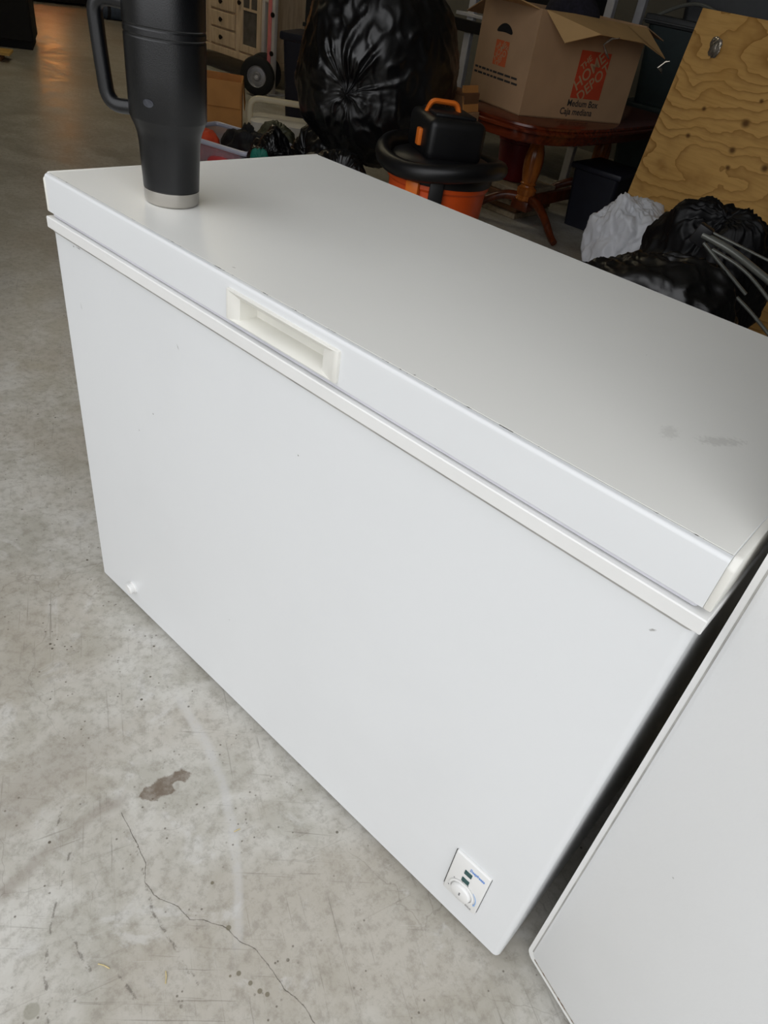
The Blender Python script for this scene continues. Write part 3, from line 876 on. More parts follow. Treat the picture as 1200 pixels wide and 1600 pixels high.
for k in range(64):
    a = 2 * PI * k / 64
    hose.append((0.265 * math.cos(a), 0.255 * math.sin(a), 0.505 + 0.018 * math.sin(2 * a + 0.6)))
hb = bm_tube(hose, 0.034, 12, closed=True)
obj('hose', hb, M['hose'], va, smooth=60, label='black hose coiled round the lid')
for k in range(4):
    a = PI / 4 + k * PI / 2
    x, y = 0.22 * math.cos(a), 0.22 * math.sin(a)
    cs = obj('caster_arm', merge(bm_box(x - 0.03, x + 0.03, y - 0.03, y + 0.03, 0.055, 0.12, 0.008, 2), bm_tube([(x * 0.8, y * 0.8, 0.10), (x, y, 0.09)], 0.02, 8)), M['black'], va)
    obj('wheel', xf(bm_lathe([(0.012, -0.012), (0.028, -0.012), (0.030, 0), (0.028, 0.012), (0.012, 0.012)], 18), rot=(PI / 2, 0, a), loc=(x, y, 0.0301)), M['blackmatte'], cs)


# ------------------------------------------------------------------ table with its moving box
tb = thing('pedestal_table', 'dark cherry pedestal table holding the big open moving box', 'table', (-1.27, 3.98, 0), 0.05)
TL, TW = 0.96, 0.36


def superpoly(w, l, e, n=64):
    out = []
    for k in range(n):
        a = 2 * PI * k / n
        c, s = math.cos(a), math.sin(a)
        out.append((w * math.copysign(abs(c) ** (2 / e), c), l * math.copysign(abs(s) ** (2 / e), s)))
    return out


def bm_stack(layers):
    """solid built from outlines at rising heights"""
    bm = bmesh.new()
    R_ = [[bm.verts.new((p[0], p[1], z)) for p in poly] for poly, z in layers]
    n = len(R_[0])
    bm.faces.new(list(reversed(R_[0]))); bm.faces.new(R_[-1])
    for A, B in zip(R_, R_[1:]):
        for i in range(n):
            bm.faces.new((A[i], A[(i + 1) % n], B[(i + 1) % n], B[i]))
    bmesh.ops.recalc_face_normals(bm, faces=bm.faces)
    return bm


obj('tabletop', bm_stack([(superpoly(TW - 0.02, TL - 0.02, 3.2), 0.585), (superpoly(TW + 0.004, TL + 0.004, 3.2), 0.590), (superpoly(TW + 0.006, TL + 0.006, 3.2), 0.602),
                          (superpoly(TW - 0.004, TL - 0.004, 3.2), 0.610), (superpoly(TW, TL, 3.2), 0.616), (superpoly(TW - 0.002, TL - 0.002, 3.2), 0.626), (superpoly(TW - 0.012, TL - 0.012, 3.2), 0.631)]), M['tablewood'], tb)
obj('apron', bm_stack([(superpoly(TW - 0.035, TL - 0.035, 3.2), 0.538), (superpoly(TW - 0.030, TL - 0.030, 3.2), 0.545), (superpoly(TW - 0.030, TL - 0.030, 3.2), 0.590)]), M['tablewood'], tb)
pprof = [(0.055, 0.155), (0.062, 0.165), (0.050, 0.185), (0.058, 0.200), (0.060, 0.225), (0.044, 0.236), (0.042, 0.245), (0.050, 0.252), (0.042, 0.262), (0.046, 0.275), (0.056, 0.33), (0.058, 0.38), (0.052, 0.43), (0.040, 0.465), (0.036, 0.475), (0.052, 0.485), (0.060, 0.50), (0.060, 0.54)]
for yy in (-0.44, 0.50):
    pd = obj('pedestal', bm_lathe(pprof, 32, center=(0, yy, 0)), M['legwood'], tb, label='turned amber pedestal')
    obj('pedestal_block', bm_box(-0.06, 0.06, yy - 0.055, yy + 0.055, 0.10, 0.16, 0.008, 2), M['legdark'], pd)
    for sx in (-1, 1):
        pts = [(sx * 0.03, yy, 0.165), (sx * 0.12, yy - 0.04, 0.165), (sx * 0.22, yy - 0.09, 0.11), (sx * 0.29, yy - 0.12, 0.045), (sx * 0.34, yy - 0.145, 0.022)]
        obj('foot', bm_tube(round_path(pts, 0.06, 4), [0.030 - 0.010 * i / 16 for i in range(17)], 10, sy=1.0), M['legdark'], tb, label='curved dark wooden foot')
obj('stretcher', bm_box(-0.02, 0.02, -0.39, 0.45, 0.105, 0.175, 0.006, 2), M['legdark'], tb)

bxm = thing('moving_box', 'big open cardboard moving box with orange logos standing on the table', 'box', (-1.207, 3.198, 0.6318), -0.30)
BW, BL, BH = 0.487, 0.787, 0.478
TK = 0.006
body = merge(bm_box(-BW, 0, 0, TK, 0, BH), bm_box(-BW, 0, BL - TK, BL, 0, BH), bm_box(-TK, 0, TK, BL - TK, 0, BH), bm_box(-BW, -BW + TK, TK, BL - TK, 0, BH), bm_box(-BW, 0, 0, BL, 0, TK))
obj('carton', body, M['kraft'], bxm, smooth=0)


def flap(pts_top, pts_bot, nm, m):
    """a thin creased cardboard sheet between a hinge line and its free edge"""
    bm = bmesh.new()
    n = len(pts_top)
    P = [Vector(p) for p in pts_top]; Q = [Vector(p) for p in pts_bot]
    nrm = (P[-1] - P[0]).cross(Q[0] - P[0]).normalized() * 0.005
    a = [bm.verts.new(p) for p in P]; b = [bm.verts.new(p) for p in Q]
    a2 = [bm.verts.new(p + nrm) for p in P]; b2 = [bm.verts.new(p + nrm) for p in Q]
    for i in range(n - 1):
        bm.faces.new((a[i], a[i + 1], b[i + 1], b[i])); bm.faces.new((a2[i], b2[i], b2[i + 1], a2[i + 1]))
        bm.faces.new((a[i], a2[i], a2[i + 1], a[i + 1])); bm.faces.new((b[i], b[i + 1], b2[i + 1], b2[i]))
    bm.faces.new((a[0], b[0], b2[0], a2[0])); bm.faces.new((a[-1], a2[-1], b2[-1], b[-1]))
    bmesh.ops.recalc_face_normals(bm, faces=bm.faces)
    return obj(nm, bm, m, bxm, smooth=0, label='open cardboard flap')


flap([(0.002, 0.03, BH), (0.002, 0.22, BH + 0.004), (0.002, 0.60, BH), (0.002, 0.775, BH - 0.002)],
     [(0.13, 0.085, BH - 0.115), (0.185, 0.26, BH - 0.055), (0.19, 0.58, BH - 0.06), (0.17, 0.80, BH - 0.115)], 'flap', M['kraftlight'])
flap([(-BW + 0.02, -0.002, BH), (-0.25, -0.002, BH + 0.002), (-0.02, -0.002, BH)], [(-BW + 0.03, -0.20, BH + 0.05), (-0.25, -0.205, BH + 0.04), (-0.03, -0.20, BH + 0.035)], 'flap', M['kraftlight'])
flap([(-BW + 0.02, BL, BH), (-0.25, BL, BH), (-0.02, BL, BH)], [(-BW + 0.03, BL + 0.18, BH - 0.02), (-0.25, BL + 0.19, BH - 0.03), (-0.03, BL + 0.18, BH - 0.05)], 'flap', M['kraft'])
flap([(-BW, 0.02, BH), (-BW, 0.4, BH), (-BW, BL - 0.02, BH)], [(-BW - 0.20, 0.03, BH - 0.09), (-BW - 0.21, 0.4, BH - 0.10), (-BW - 0.20, BL - 0.03, BH - 0.09)], 'flap', M['kraft'])


def on_right(bm, y, z, off=0.0006):      # text x -> box y, text y -> z, standing on the x = 0 face
    bm.transform(Matrix(((0, 0, 1, off), (1, 0, 0, y), (0, 1, 0, z), (0, 0, 0, 1))))
    return bm


def on_left(bm, x, z, off=0.0006):       # standing on the y = 0 face
    bm.transform(Matrix(((1, 0, 0, x), (0, 0, -1, -off), (0, 1, 0, z), (0, 0, 0, 1))))
    return bm


def logo(sq, lx, lz, place, m):
    lg = obj('logo_panel', place(bm_box(-sq / 2, sq / 2, -sq / 2, sq / 2, 0, 0.0006), lx, lz), m, bxm, smooth=0, label='printed orange square with diagonal lettering')
    for word, d, sc in (('THE', 0.36, 0.19), ('HOME', 0.11, 0.36), ('DEPOT', -0.20, 0.34)):
        t_ = bm_text(word, sq * sc, 0.0004, bold=sq * 0.004)
        t_ = xf(t_, loc=(-d * sq * 0.7071 * 1.0, d * sq * 0.7071, 0.0), rot=(0, 0, PI / 4))
        obj('lettering', place(t_, lx, lz, 0.0014), M['kraft'], lg, smooth=0, label='kraft coloured stencil letters')
    return lg


logo(0.225, 0.448, 0.222, on_right, M['redprint'])
logo(0.115, -0.262, 0.247, on_left, M['orangeprint'])
for s_, y, z, sz in (('Medium Box', 0.445, 0.083, 0.046), ('Caja mediana', 0.41, 0.041, 0.046)):
    obj('lettering', on_right(bm_text(s_, sz, 0.0004, bold=0.0008), y, z), M['blackprint'], bxm, smooth=0, label='black printed size lettering')
rnd = random.Random(4)
for z in (0.156, 0.132):                                   # two lines of print too blurred to read
    x = -0.47
    bars = []
    while x < -0.08:
        w = rnd.uniform(0.018, 0.06)
        bars.append(on_left(bm_box(0, min(w, -0.06 - x), -0.005, 0.005, 0, 0.0006), x, z))
        x += w + 0.008
    obj('print_line', merge(*bars), M['blackprint'], bxm, smooth=0, label='line of small blurred black print')
hh = []
for k in range(24):
    a = 2 * PI * k / 24
    hh.append((0.068 * math.cos(a), 0.020 * math.sin(a) + 0.018 * math.cos(a) ** 2 * -1 + 0.010))
obj('hand_hole', on_left(bm_prism(hh, 0, 0.0008), -0.265, 0.352), M['blackmatte'], bxm, smooth=0, label='dark hand hole')
for (y, x, z, s_) in ((0.345, 0.165, 0.40, 1.0), (0.80, 0.165, 0.335, 0.55)):
    tp = bm_tube([(x + 0.02, y + 0.05 * s_, z + 0.02), (x, y + 0.015, z + 0.012), (x - 0.015, y - 0.015, z - 0.02), (x - 0.01, y + 0.01, z - 0.05 * s_), (x - 0.012, y + 0.045 * s_, z - 0.075 * s_)], [0.006, 0.013, 0.009, 0.016, 0.008], 7, sy=0.5)
    obj('torn_tape', tp, M['tape'], bxm, smooth=30, label='crumpled strip of clear tape')

kc = thing('knit_cap', 'dark navy knit cap sticking out of the moving box', 'hat', (-1.25, 3.56, 0.98))
obj('crown', bm_bag((0, 0, 0.10), (0.15, 0.13, 0.14), (0, 0, 1), 5, tuft=0, pleat=0.03, lump=0.1, wrinkle=0.03, nu=40, nv=60), M['knit'], kc, smooth=180)
obj('cuff', bm_lathe([(0.135, -0.03), (0.145, -0.02), (0.148, 0.03), (0.14, 0.04)], 32, cap=False), M['knit'], kc)

tag(obj('folded_cloth', bm_bag((-1.35, 3.60, 0.80), (0.20, 0.30, 0.16), (0, 0, 1), 91, floor=0.64, tuft=0, pleat=0.06, lump=0.2, nu=50, nv=70), M['knit'], smooth=180), 'dark clothes heaped inside the moving box under the knit cap', 'cloth')

# things under the table
rb = thing('plastic_bucket', 'dark red bucket under the pedestal table', 'bucket', (-1.56, 3.84, 0.1765))
obj('shell', bm_lathe([(0.10, 0.0), (0.105, 0.004), (0.13, 0.22), (0.138, 0.225), (0.138, 0.24), (0.126, 0.24), (0.10, 0.01)], 32, cap=False), M['redbin'], rb)
obj('handle', bm_tube([(0.135 * math.cos(a), 0.135 * math.sin(a) * 0.3 - 0.02, 0.235 + 0.02 * math.sin(a)) for a in np.linspace(0, PI, 14)], 0.004, 6), M['darkmetal'], rb)
rnd = random.Random(9)
for k in range(5):
    x0 = -1.68 + rnd.uniform(-0.015, 0.015); y0 = 3.63 + rnd.uniform(-0.02, 0.02)
    o = obj('folded_board', bm_box(x0, x0 + 0.34, y0, y0 + 0.42, 0.035 * k + 0.001, 0.035 * k + 0.034, 0.004, 1), M['paper'] if k % 2 == 0 else M['kraftdark'], smooth=0)
    tag(o, ('beige' if k % 2 == 0 else 'brown') + ' flat carton, %s of the stack under the red bucket' % ('lowest', 'second from the bottom', 'middle one', 'second from the top', 'topmost')[k], 'carton', 'flat cartons under the table')
dt = thing('storage_tote', 'dark blue storage tote on the floor under the far table end', 'tote', (-1.03, 4.12, 0), 0.05)
obj('tub', bm_stack([(rounded_rect(-0.14, 0.14, -0.16, 0.16, 0.03), 0.0), (rounded_rect(-0.16, 0.16, -0.19, 0.19, 0.03), 0.34)]), M['navy'], dt)
obj('lid', bm_box(-0.175, 0.175, -0.205, 0.205, 0.34, 0.375, 0.010, 2), M['navy'], dt)

# ------------------------------------------------------------------ cartons between trash bag and rack
cb = thing('tall_carton', 'tall brown carton behind the shop vacuum', 'carton', (-1.41, 2.90, 0), 0.2)
obj('box_body', bm_box(-0.10, 0.10, -0.085, 0.085, 0, 0.625, 0.003, 1), M['kraft'], cb, smooth=0)
obj('tape_strip', bm_box(-0.025, 0.025, -0.0857, 0.0857, 0.55, 0.6257), M['kraftlight'], cb, smooth=0)
obj('label_patch', bm_box(0.04, 0.09, -0.0862, -0.0845, 0.56, 0.60), M['totegreen'], cb, smooth=0, label='dark green printed patch')
cb = thing('small_carton', 'small dark brown carton on top of the tall carton', 'carton', (-1.415, 2.905, 0.6262), 0.1)
obj('box_body', bm_box(-0.09, 0.085, -0.075, 0.075, 0, 0.085, 0.003, 1), M['kraftdark'], cb, smooth=0)
obj('flap', xf(bm_box(-0.09, 0.085, -0.003, 0.003, -0.08, 0), rot=(0.5, 0, 0), loc=(0, -0.079, 0.085)), M['kraftdark'], cb, smooth=0)
obj('flap', xf(bm_box(-0.003, 0.003, -0.075, 0.075, 0, 0.12), rot=(0, -0.25, 0), loc=(0.091, 0, 0.0)), M['kraftorange'], cb, smooth=0, label='upright side flap')

# ------------------------------------------------------------------ plywood sheet
pw = thing('plywood_sheet', 'sheet of knotty plywood leaning upright behind the black bags', 'plywood', (-0.644, 3.554, 0), -0.35)
pw.matrix_basis = pw.matrix_basis @ Matrix.Rotation(-0.107, 4, 'X')
obj('board', bm_box(0, 1.50, 0, 0.018, 0, 1.247, 0.0015, 1), M['ply'], pw, smooth=0)
obj('edge_ply', bm_box(-0.0008, 0.001, 0.002, 0.016, 0.002, 1.245), M['plyedge'], pw, smooth=0, label='layered board edge')
tp = bm_bag((0.180, -0.004, 1.105), (0.036, 0.010, 0.042), (0.2, -1, 0.3), 3, tuft=0.0, pleat=0.1, lump=0.3, wrinkle=0.08, nu=24, nv=36)
obj('tape_patch', tp, M['tape'], pw, smooth=60, label='shiny crumpled patch of clear tape')
gb = thing('grey_storage_bin', 'grey lidded bin standing behind the plywood sheet', 'bin', (0.34, 3.72, 0), -0.35)
obj('tub', bm_stack([(rounded_rect(-0.24, 0.24, -0.20, 0.20, 0.04), 0.0), (rounded_rect(-0.29, 0.29, -0.25, 0.25, 0.04), 1.10)]), M['tote'], gb)
obj('lid', bm_stack([(rounded_rect(-0.31, 0.31, -0.27, 0.27, 0.05), 1.10), (rounded_rect(-0.31, 0.31, -0.27, 0.27, 0.05), 1.14), (rounded_rect(-0.27, 0.27, -0.23, 0.23, 0.05), 1.17)]), M['tote'], gb)

# folded grey frame lying across the glossy bag
fr = thing('folding_stand', 'folded grey metal stand lying across the glossy black bag', 'stand', (0.55, 1.92, 0.55))
for pts, r in (([(0.393, 1.881, 0.690), (0.600, 1.932, 0.653), (0.92, 2.01, 0.60)], 0.006),
               ([(0.405, 1.876, 0.672), (0.50, 1.89, 0.655), (0.639, 1.927, 0.600), (0.90, 1.99, 0.49)], 0.016),
               ([(0.420, 1.868, 0.652), (0.50, 1.88, 0.605), (0.599, 1.905, 0.544)], 0.008),
               ([(0.580, 1.890, 0.530), (0.64, 1.90, 0.50), (0.760, 1.915, 0.430)], 0.008),
               ([(0.450, 1.880, 0.640), (0.56, 1.90, 0.615), (0.666, 1.92, 0.552), (0.80, 1.95, 0.45)], 0.008)):
    obj('tube', bm_tube(round_path(pts, 0.08, 4), r, 10, sy=0.7), M['tubegrey'], fr, world=True, smooth=60)
obj('hinge', xf(bm_box(-0.025, 0.025, -0.02, 0.02, -0.03, 0.03, 0.006, 2), loc=(0.40, 1.885, 0.668), rot=(0, 0.3, 0.2)), M['darkmetal'], fr, world=True)

# ------------------------------------------------------------------ totes and rack further back
tt = thing('storage_tote', 'dark teal storage tote, lower one behind the moving box', 'tote', (-1.05, 5.45, 0), 0.25)
obj('tub', bm_stack([(rounded_rect(-0.48, 0.48, -0.24, 0.24, 0.05), 0.0), (rounded_rect(-0.55, 0.55, -0.28, 0.28, 0.05), 0.60)]), M['totegreen'], tt)
obj('lid', bm_box(-0.57, 0.57, -0.30, 0.30, 0.60, 0.65, 0.015, 2), M['totegreen'], tt)
tt = thing('storage_tote', 'charcoal storage tote with an arched handle, upper one behind the moving box', 'tote', (-1.05, 5.45, 0.6505), 0.25)
obj('tub', bm_stack([(rounded_rect(-0.50, 0.50, -0.24, 0.24, 0.05), 0.0), (rounded_rect(-0.55, 0.55, -0.28, 0.28, 0.05), 0.46)]), M['totegreen'], tt, label='dark teal tub')
obj('lid', bm_box(-0.58, 0.58, -0.30, 0.30, 0.46, 0.52, 0.015, 2), M['tote'], tt, label='charcoal lid')
obj('rib', bm_box(-0.585, 0.585, -0.308, 0.308, 0.475, 0.490, 0.004, 1), M['tote'], tt)
obj('handle', bm_tube([(-0.54 + 0.56 * k / 16, -0.20, 0.50 + 0.115 * math.sin(PI * k / 16)) for k in range(17)], 0.012, 8), M['tubegrey'], tt, label='grey arched handle')
tt = thing('storage_tote', 'charcoal storage tote with recessed side, topmost behind the moving box', 'tote', (-0.98, 5.62, 1.1705), 0.25)
obj('tub', bm_stack([(rounded_rect(-0.50, 0.50, -0.12, 0.14, 0.04), 0.0), (rounded_rect(-0.55, 0.55, -0.13, 0.16, 0.04), 0.40)]), M['tote'], tt)
obj('lid', bm_box(-0.57, 0.57, -0.15, 0.18, 0.40, 0.44, 0.012, 2), M['tote'], tt)

rk = thing('metal_rack', 'grey metal rack with a black shelf between the trash bag and moving box', 'rack', (-2.5, 5.1, 0))
for x in (-2.915, -1.75):
    for y in (4.90, 5.35):
        obj('post', bm_box(x - 0.03, x + 0.03, y - 0.025, y + 0.025, 0, 1.9, 0.004, 1), M['greymetal'], rk, world=True, smooth=0)
for z, m in ((0.93, 'greymetal'), (0.30, 'darkmetal'), (1.6, 'greymetal')):
    obj('shelf', bm_box(-3.05, -1.72, 4.865, 5.39, z - 0.012, z + 0.012, 0.003, 1), M[m], rk, world=True, smooth=0)
obj('beam', bm_box(-3.05, -1.72, 4.84, 4.87, 0.82, 0.90, 0.004, 1), M['black'], rk, world=True, smooth=0, label='black front beam')
tt = thing('plastic_tub', 'black plastic tub on the middle rack shelf behind the trash bag', 'tub', (-2.35, 5.12, 0.9422))
obj('tub', bm_stack([(rounded_rect(-0.40, 0.40, -0.16, 0.16, 0.04), 0.0), (rounded_rect(-0.45, 0.45, -0.19, 0.19, 0.04), 0.35)]), M['black'], tt)
obj('lid', bm_box(-0.47, 0.47, -0.21, 0.21, 0.35, 0.39, 0.012, 2), M['black'], tt)
tt = thing('plastic_tub', 'dark teal plastic tub standing on the lower rack shelf', 'tub', (-2.35, 5.12, 0.3122))
obj('tub', bm_stack([(rounded_rect(-0.40, 0.40, -0.16, 0.16, 0.04), 0.0), (rounded_rect(-0.45, 0.45, -0.19, 0.19, 0.04), 0.40)]), M['totegreen'], tt)
obj('lid', bm_box(-0.47, 0.47, -0.21, 0.21, 0.40, 0.44, 0.012, 2), M['black'], tt)

bs = thing('black_shelf_unit', 'black shelf unit holding a red box behind the trash bag', 'shelf', (-4.02, 4.86, 0), 0.55)
for x in (-0.45, 0.45):
    for y in (-0.16, 0.16):
        obj('post', bm_box(x - 0.025, x + 0.025, y - 0.025, y + 0.025, 0, 1.5, 0.003, 1), M['blackmatte'], bs, smooth=0)
for z in (0.12, 0.62, 0.86, 1.4):
    obj('shelf', bm_box(-0.49, 0.49, -0.20, 0.20, z - 0.015, z + 0.015, 0.003, 1), M['blackmatte'], bs, smooth=0)
q = Matrix.Translation((-4.02, 4.86, 0)) @ Matrix.Rotation(0.55, 4, 'Z')
for k in range(3):
    p = q @ Vector((-0.24 + 0.01 * k, -0.03, 0.6355 + 0.026 * k))
    tag(obj('paper_pad', xf(bm_box(-0.14, 0.14, -0.13, 0.13, 0, 0.025, 0.002, 1), loc=p, rot=(0, 0, 0.55 + 0.05 * k)), M['paperwhite'], smooth=0),
        'white paper pad, %s in the stack under the red box' % ('lowest', 'middle one', 'topmost')[k], 'pad', 'white pads on the black shelf')
p = q @ Vector((-0.22, -0.03, 0.7140))
rbx = thing('red_box', 'small red box lying on the white pads on the black shelf', 'box', p, 0.6)
obj('box_body', bm_box(-0.14, 0.14, -0.12, 0.12, 0, 0.065, 0.004, 1), M['red'], rbx, smooth=0)
obj('label_patch', bm_box(-0.12, -0.02, -0.1212, -0.119, 0.012, 0.035), M['paperwhite'], rbx, smooth=0, label='white sticker')

nb = thing('navy_bin', 'dark navy plastic bin with latches between sideboard and trash bag', 'bin', (-3.58, 3.95, 0), 0.5)
obj('tub', bm_stack([(rounded_rect(-0.20, 0.20, -0.17, 0.17, 0.03), 0.0), (rounded_rect(-0.235, 0.235, -0.20, 0.20, 0.03), 0.58)]), M['navy'], nb)
obj('lid', bm_box(-0.255, 0.255, -0.22, 0.22, 0.58, 0.635, 0.014, 2), M['navy'], nb)
obj('latch', bm_box(-0.06, 0.06, -0.235, -0.215, 0.50, 0.615, 0.006, 2), M['navy'], nb)
obj('latch', bm_box(-0.275, -0.25, -0.05, 0.05, 0.50, 0.615, 0.006, 2), M['navy'], nb)

# ------------------------------------------------------------------ sideboard and hand truck
sb = thing('oak_sideboard', 'washed oak sideboard with drawers and glass doors in the far left', 'sideboard', (-5.96, 4.89, 0))


def spart(name, b, m, parent=sb, world=True, **kw):
    return obj(name, b, M[m], parent, world=world, smooth=0 if name != 'knob' else 40, **kw)


SX0, SX1, SY0, SY1, SZ0, SZ1 = -7.02, -4.98, 4.66, 5.12, 0.16, 1.12
spart('carcass', merge(bm_box(SX0, SX1, SY0 + 0.02, SY1, SZ0, SZ1, 0.004, 1), bm_box(SX0 - 0.012, SX1 + 0.012, SY0 - 0.012, SY1, SZ0, SZ0 + 0.06, 0.006, 2)), 'oak')
spart('top', bm_box(SX0 - 0.03, SX1 + 0.03, SY0 - 0.03, SY1 + 0.01, SZ1, SZ1 + 0.035, 0.006, 2), 'oak')
for x in (SX0, -6.50, -5.97, -5.53, SX1 - 0.17):
    w = 0.17 if x == SX1 - 0.17 else 0.05
    spart('stile', bm_box(x, x + w, SY0, SY0 + 0.03, SZ0 + 0.06, SZ1, 0.003, 1), 'oak')
for i in range(5):
    z0 = 0.235 + 0.145 * i
    dr = spart('drawer', bm_box(-5.915, -5.54, SY0 - 0.006, SY0 + 0.022, z0, z0 + 0.128, 0.006, 2), 'oak')
    k_ = xf(bm_lathe([(0.008, 0), (0.009, 0.012), (0.019, 0.016), (0.021, 0.026), (0.012, 0.034), (0, 0.035)], 14), rot=(PI / 2, 0, 0), loc=(-5.735, SY0 - 0.005, z0 + 0.064))
    k_.transform(sb.matrix_basis.inverted())
    obj('knob', k_, M['knob'], dr, smooth=40, label='dark knob')
for xa, xb in ((-5.475, -5.155), (-6.44, -5.98)):
    fb = merge(bm_box(xa, xa + 0.055, SY0 - 0.006, SY0 + 0.02, 0.235, 1.08, 0.003, 1), bm_box(xb - 0.055, xb, SY0 - 0.006, SY0 + 0.02, 0.235, 1.08, 0.003, 1),
               bm_box(xa + 0.055, xb - 0.055, SY0 - 0.006, SY0 + 0.02, 0.235, 0.295, 0.003, 1), bm_box(xa + 0.055, xb - 0.055, SY0 - 0.006, SY0 + 0.02, 1.02, 1.08, 0.003, 1))
    dr = spart('door', fb, 'oak', label='glazed oak door')
    p_ = bm_box(xa + 0.055, xb - 0.055, SY0 + 0.008, SY0 + 0.014, 0.295, 1.02); p_.transform(sb.matrix_basis.inverted())
    obj('pane', p_, M['pane'], dr, smooth=0, label='smoky glass pane')
    b_ = merge(bm_box(xa + 0.055, xb - 0.055, SY0, SY0 + 0.012, 0.57, 0.59), bm_box((xa + xb) / 2 - 0.01, (xa + xb) / 2 + 0.01, SY0, SY0 + 0.012, 0.59, 1.02)); b_.transform(sb.matrix_basis.inverted())
    obj('glazing_bar', b_, M['oak'], dr, smooth=0)
    k_ = xf(bm_lathe([(0.008, 0), (0.009, 0.012), (0.019, 0.016), (0.021, 0.026), (0.012, 0.034), (0, 0.035)], 14), rot=(PI / 2, 0, 0), loc=(xa + 0.027, SY0 - 0.005, 0.62))
    k_.transform(sb.matrix_basis.inverted())
    obj('knob', k_, M['knob'], dr, smooth=40, label='dark knob')
for x in (SX0 + 0.05, SX1 - 0.05):
    for y in (SY0 + 0.06, SY1 - 0.05):
        spart('leg', bm_stack([(rounded_rect(x - 0.022, x + 0.022, y - 0.022, y + 0.022, 0.005, 2), 0.0), (rounded_rect(x - 0.035, x + 0.035, y - 0.035, y + 0.035, 0.005, 2), 0.165)]), 'oak')

ht = thing('hand_truck', 'hand truck with fat black tyres and a red strap beside the sideboard', 'hand truck', (-4.74, 4.45, 0))
ax = Vector((0.62, -0.78, 0)).normalized()
wc = Vector((-4.715, 4.275, 0.157))
for s_ in (0.0, -0.30):
    c = wc + ax * s_
    tyr = xf(bm_lathe([(0.085, -0.045), (0.125, -0.05), (0.149, -0.035), (0.157, 0), (0.149, 0.035), (0.125, 0.05), (0.085, 0.045)], 32, cap=False), rot=(PI / 2, 0, math.atan2(ax.x, -ax.y)), loc=c)
    w_ = obj('wheel', tyr, M['tyre'], ht, world=True, label='fat black tyre')
    hb_ = xf(bm_lathe([(0, -0.03), (0.025, -0.045), (0.04, -0.025), (0.072, -0.02), (0.088, -0.038), (0.088, 0.038), (0.072, 0.02), (0.04, 0.025), (0.025, 0.045), (0, 0.03)], 24, cap=False), rot=(PI / 2, 0, math.atan2(ax.x, -ax.y)), loc=c)
    hb_.transform(ht.matrix_basis.inverted())
    obj('hub', hb_, M['hub'], w_, label='grey wheel hub')
obj('axle', bm_tube([wc + ax * -0.36, wc + ax * 0.04], 0.014, 10), M['greymetal'], ht, world=True)
sd = Vector((0.05, 0.0, 0))
for p in (Vector((-4.735, 4.47, 0)), Vector((-4.98, 4.56, 0))):
    obj('rail', bm_box(p.x - 0.02, p.x + 0.02, p.y - 0.02, p.y + 0.02, 0.0, 1.45, 0.006, 2), M['railwhite'], ht, world=True, label='white upright rail')
for z in (0.25, 0.70, 1.2):
    obj('crossbar', bm_tube([(-4.735, 4.47, z), (-4.98, 4.56, z)], 0.014, 8), M['railwhite'], ht, world=True)
obj('bracket', merge(bm_tube([(-4.735, 4.46, 0.2), wc + ax * -0.08], 0.012, 8)), M['darkmetal'], ht, world=True)
for z in (0.33, 0.62):
    obj('bolt', xf(bm_lathe([(0.02, 0), (0.02, 0.014), (0, 0.016)], 8), rot=(PI / 2, 0, 0), loc=(-4.735, 4.45, z)), M['knob'], ht, world=True)
obj('strap', bm_box(-4.80, -4.757, 4.445, 4.475, 0.06, 1.40, 0.004, 1), M['redstrap'], ht, world=True, smooth=0, label='faded red strap along the rail')
obj('toe_plate', bm_box(-5.0, -4.70, 4.40, 4.62, 0.0, 0.012, 0.003, 1), M['greymetal'], ht, world=True, smooth=0)

# ------------------------------------------------------------------ carton, cooler, clear tote behind the tumbler
cb = thing('brown_carton', 'brown cardboard carton with folded down flap behind the tumbler', 'carton', (-3.66, 3.12, 0), 0.88)
obj('box_body', merge(bm_box(-0.30, 0.12, -0.17, -0.165, 0, 0.335), bm_box(-0.30, 0.12, 0.165, 0.17, 0, 0.335), bm_box(-0.30, -0.295, -0.165, 0.165, 0, 0.335), bm_box(0.115, 0.12, -0.165, 0.165, 0, 0.335), bm_box(-0.30, 0.12, -0.17, 0.17, 0, 0.006)), M['kraftorange'], cb, smooth=0)
obj('flap', xf(bm_box(-0.27, 0.11, -0.004, 0, -0.16, 0), rot=(-0.13, 0, 0), loc=(0, -0.173, 0.335)), M['kraftorange'], cb, smooth=0, label='flap folded down over the front')
obj('flap', xf(bm_box(0, 0.004, -0.16, 0.16, -0.17, 0), rot=(0, -0.10, 0), loc=(0.121, 0, 0.335)), M['kraftorange'], cb, smooth=0, label='flap hanging on the side')

cl = thing('picnic_cooler', 'red and white picnic cooler with a cream swing handle by the cartons', 'cooler', (-2.98, 3.10, 0), 0.85)
obj('tub', bm_stack([(rounded_rect(-0.19, 0.19, -0.12, 0.12, 0.03), 0.0), (rounded_rect(-0.21, 0.21, -0.14, 0.14, 0.03), 0.075)]), M['red'], cl, label='red tub')
obj('lid', bm_stack([(rounded_rect(-0.215, 0.215, -0.145, 0.145, 0.035), 0.075), (rounded_rect(-0.222, 0.222, -0.152, 0.152, 0.035), 0.10), (rounded_rect(-0.215, 0.215, -0.145, 0.145, 0.035), 0.105), (rounded_rect(-0.225, 0.225, -0.155, 0.155, 0.035), 0.20), (rounded_rect(-0.19, 0.19, -0.12, 0.12, 0.03), 0.215)]), M['coolerwhite'], cl, label='white ribbed lid')
obj('handle', bm_tube(round_path([(-0.235, 0.0, 0.10), (-0.235, 0.0, 0.315), (0.235, 0.0, 0.315), (0.235, 0.0, 0.10)], 0.07, 6), 0.02, 10, sx=1.0), M['coolercream'], cl, smooth=60, label='cream swing handle')

